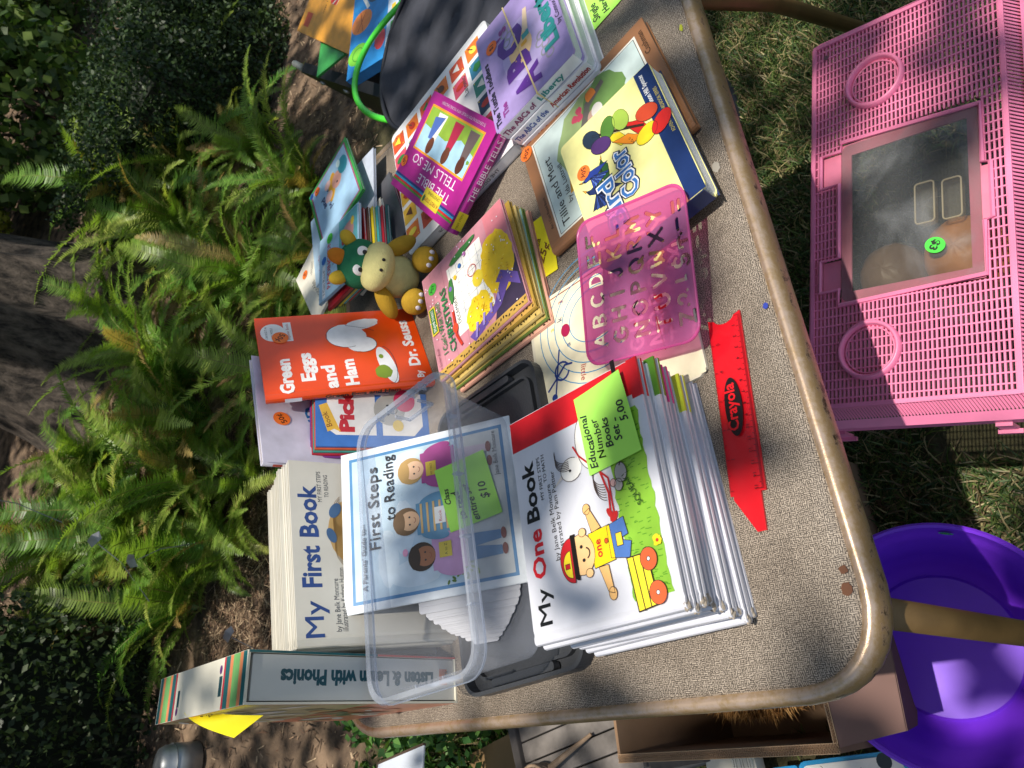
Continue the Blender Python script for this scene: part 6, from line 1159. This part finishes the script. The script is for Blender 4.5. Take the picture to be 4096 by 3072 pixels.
MB().box(-.006, 0, 0, Lb, ht - .15, ht - .001).build('side_flap', cm_, cb); flute((-.003, .0, ht), (-.003, Lb, ht), (0, 0, 1), .006)
fz = thing('fuzzy_cushion', 'shaggy golden brown fur thing lying in the cardboard box', 'fur cushion', Matrix.Translation(V(.10, .66, -.56)))
MB().ball((0, 0, 0), (.12, .15, .085), seg=32, rings=20, wob=.03).build('cushion', mat('fur_base', '8a6236', .95, var=.4, scale=60), fz, smooth=True)
g3 = np.random.default_rng(3); nF = 7000; dn_ = g3.normal(0, 1, (nF, 3)); dn_ /= np.linalg.norm(dn_, axis=1)[:, None]; dn_[:, 2] = np.abs(dn_[:, 2]); p0 = dn_ * np.array([.12, .15, .085]); tp = p0 + dn_ * .009 + g3.normal(0, .006, (nF, 3)); sd2 = np.cross(dn_, g3.normal(0, 1, (nF, 3))); sd2 /= np.linalg.norm(sd2, axis=1)[:, None]; sd2 *= .0011
vv = np.stack([p0 - sd2, p0 + sd2, tp], 1).reshape(-1, 3); k3 = np.arange(nF) * 3; fo = stuffmesh('fur', vv, np.stack([k3, k3 + 1, k3 + 2], 1), [mat('fur_a', 'b88a50', .8), mat('fur_b', '9a6c38', .8), mat('fur_c', 'd0a468', .8)], g3.integers(0, 3, nF), parent=fz); fo['kind'] = 'stuff'
# ---- blue drawing toy on the grass
tx = thing('drawing_board', 'blue-framed toy drawing board with a scribbled white panel', 'drawing toy', Matrix.Translation(V(-.072, .505, -.665)) @ Matrix.Rotation(math.radians(184), 4, 'Z'))
blu = mat('toy_blue', '2a94cc', .35, coat=.2)
tx.matrix_world = Matrix.Translation(V(-.078, .50, -.655)) @ Matrix.Rotation(math.radians(94), 4, 'Z')   # local x runs away from the camera, y to the left
MB().box(0, .165, 0, .16, 0, .020, r=.012).build('toy_frame', blu, tx); MB().box(.006, .157, .006, .15, .020, .0225, r=.008).build('drawing_panel', mat('panel_white', 'e2e2dc', .4, var=.05, scale=30), tx)
a = Art(.0228); rg = random.Random(4); a.ell(.030, .012, .011, .011, '20303a', n=16, a0=0, a1=360); a.L()
for q in range(9): x = rg.uniform(.05, .145); y = rg.uniform(.014, .07); a.arc(x, y, rg.uniform(.004, .012), rg.uniform(0, 180), rg.uniform(200, 360), .0007, rg.choice(['6a9a90', '8a7a9a', '7a6a5a']), n=10)
a.build('scribbles', tx)
MB().box(.17, .215, .004, .14, 0, .014, r=.004).build('blue_tray', blu, tx); MB().box(.172, .213, .008, .13, .014, .016, r=.003).build('tray_inset', mat('toy_blue_light', '58aee0', .4), tx)
wt_ = thing('book_tray', 'white plastic case with rounded corner and page edges beside the blue toy', 'case', Matrix.Translation(V(-.072, .735, -.655)) @ Matrix.Rotation(math.radians(94), 4, 'Z'))
MB().box(.0, .095, 0, .15, 0, .024, r=.012).build('case_shell', mat('cream_shell', 'dcd8c8', .4), wt_)
m = MB()
for k in range(9): m.box(.004 + k * .0042, .0072 + k * .0042, .004, .14, .024, .028 + .0006 * (k % 3))
m.build('page_block', mat('sheet', 'd4d2c4', .7), wt_)
# ---- weathered wooden basket with a wicker handle, cardboard sheet
wb_ = thing('wooden_basket', 'weathered grey plank basket with a curled wicker handle', 'basket', Matrix.Translation(V(-.02, .965, -.47)) @ Matrix.Rotation(math.radians(12), 4, 'Z'))
gw = mat('grey_wood', '77716c', .9, var=.5, scale=22, bump=.6, bscale=60)
for k in range(5): MB().box(-.085 + k * .0345, -.053 + k * .0345, -.13, .13, -.004 * (k % 2), .010, r=0).build('plank', gw, wb_, bevel=.002)
MB().box(-.09, .09, .13, .148, -.03, .02).build('end_rail', mat('grey_wood2', '5e5854', .9, var=.4, scale=20), wb_, bevel=.003)
for s in (-1, 1): MB().box(s * .086 - .006, s * .086 + .006, -.13, .13, -.20, -.005).build('side_board', gw, wb_)
MB().box(-.08, .08, -.13, -.12, -.2, -.005).box(-.08, .08, .12, .13, -.2, -.005).build('end_board', gw, wb_)
wk_ = mat('wicker', '9a826a', .85, var=.3, scale=50); m = MB()
for k in range(4):
    m.tube([(-.052 + .024 * math.cos(t_) - .0, .085 + .035 * math.sin(t_) , .03 + .003 * k + .01 * math.sin(t_ * 2 + k)) for t_ in [q * math.pi * 2 / 22 for q in range(22)]], .0028, 6, closed=True)
m.tube([(-.04, .05, .03), (-.03, .01, .028), (-.015, -.05, .02)], [.006, .005, .003], 8); m.build('handle', wk_, wb_, smooth=True)
sh = MB().box(-.11, .03, -.20, .20, 0, .004).build('cardboard_sheet', mat('olive_card', '8a6e4a', .85, var=.1, scale=12), None); sh.matrix_world = Matrix.Translation(V(-.03, 1.22, -.60)) @ Matrix.Rotation(math.radians(14), 4, 'Z') @ Matrix.Rotation(.1, 4, 'Y'); tag(sh, 'flat brown cardboard sheet lying on the grass behind the wooden basket', 'cardboard')
# ---- white panel, pail, stake
wp = thing('glossy_board', 'shiny white panel with a brown edge leaning left of the table', 'panel', Matrix.Translation(V(-.035, 1.245, -.30)) @ Matrix.Rotation(math.radians(100), 4, 'Z') @ Matrix.Rotation(.25, 4, 'X'))
MB().box(-.075, .075, -.005, .19, -.003, 0).build('sheet', mat('gloss_white', 'd4dbe6', .15, coat=.4, var=.08, scale=8), wp); MB().box(-.075, .075, -.009, -.005, -.0045, .0015).box(.075, .079, -.009, .19, -.0045, .0015).build('edge_strip', mat('brown_edge', '4a3a2e', .7), wp); MB().box(-.01, .01, .03, .05, -.40, -.003).build('prop', mat('brown_edge', '4a3a2e', .7), wp)
pa = thing('metal_pail', 'dull galvanized metal pail on the soil by the hedge', 'pail', Matrix.Translation((-.012, 2.90, float(gz(np.array(0.), np.array(2.90))))) @ Matrix.Scale(.72, 4))
MB().lathe([(0, .19), (.04, .188), (.068, .175), (.080, .150), (.084, .12), (.087, .118), (.086, .0), (0, 0)], seg=36).build('pail_body', mat('galvanized', 'a8acae', .42, metal=.6, var=.3, scale=12), pa, smooth=True)
MB().tube([(.0875 * math.cos(k * math.pi / 18), .0875 * math.sin(k * math.pi / 18), .118) for k in range(36)], .002, 6, closed=True).build('pail_band', mat('galvanized_dark', '777b7c', .45, metal=.6), pa)
sk = MB().box(-.02, .02, -.02, .02, -.1, .42).build('wooden_stake', mat('orange_wood', 'a8703c', .8, var=.2, scale=20), None, bevel=.002); sk.location = (-.06, 2.95, float(gz(np.array(0.), np.array(2.95)))); tag(sk, 'short orange-brown wooden stake in front of the dark hedge', 'stake')
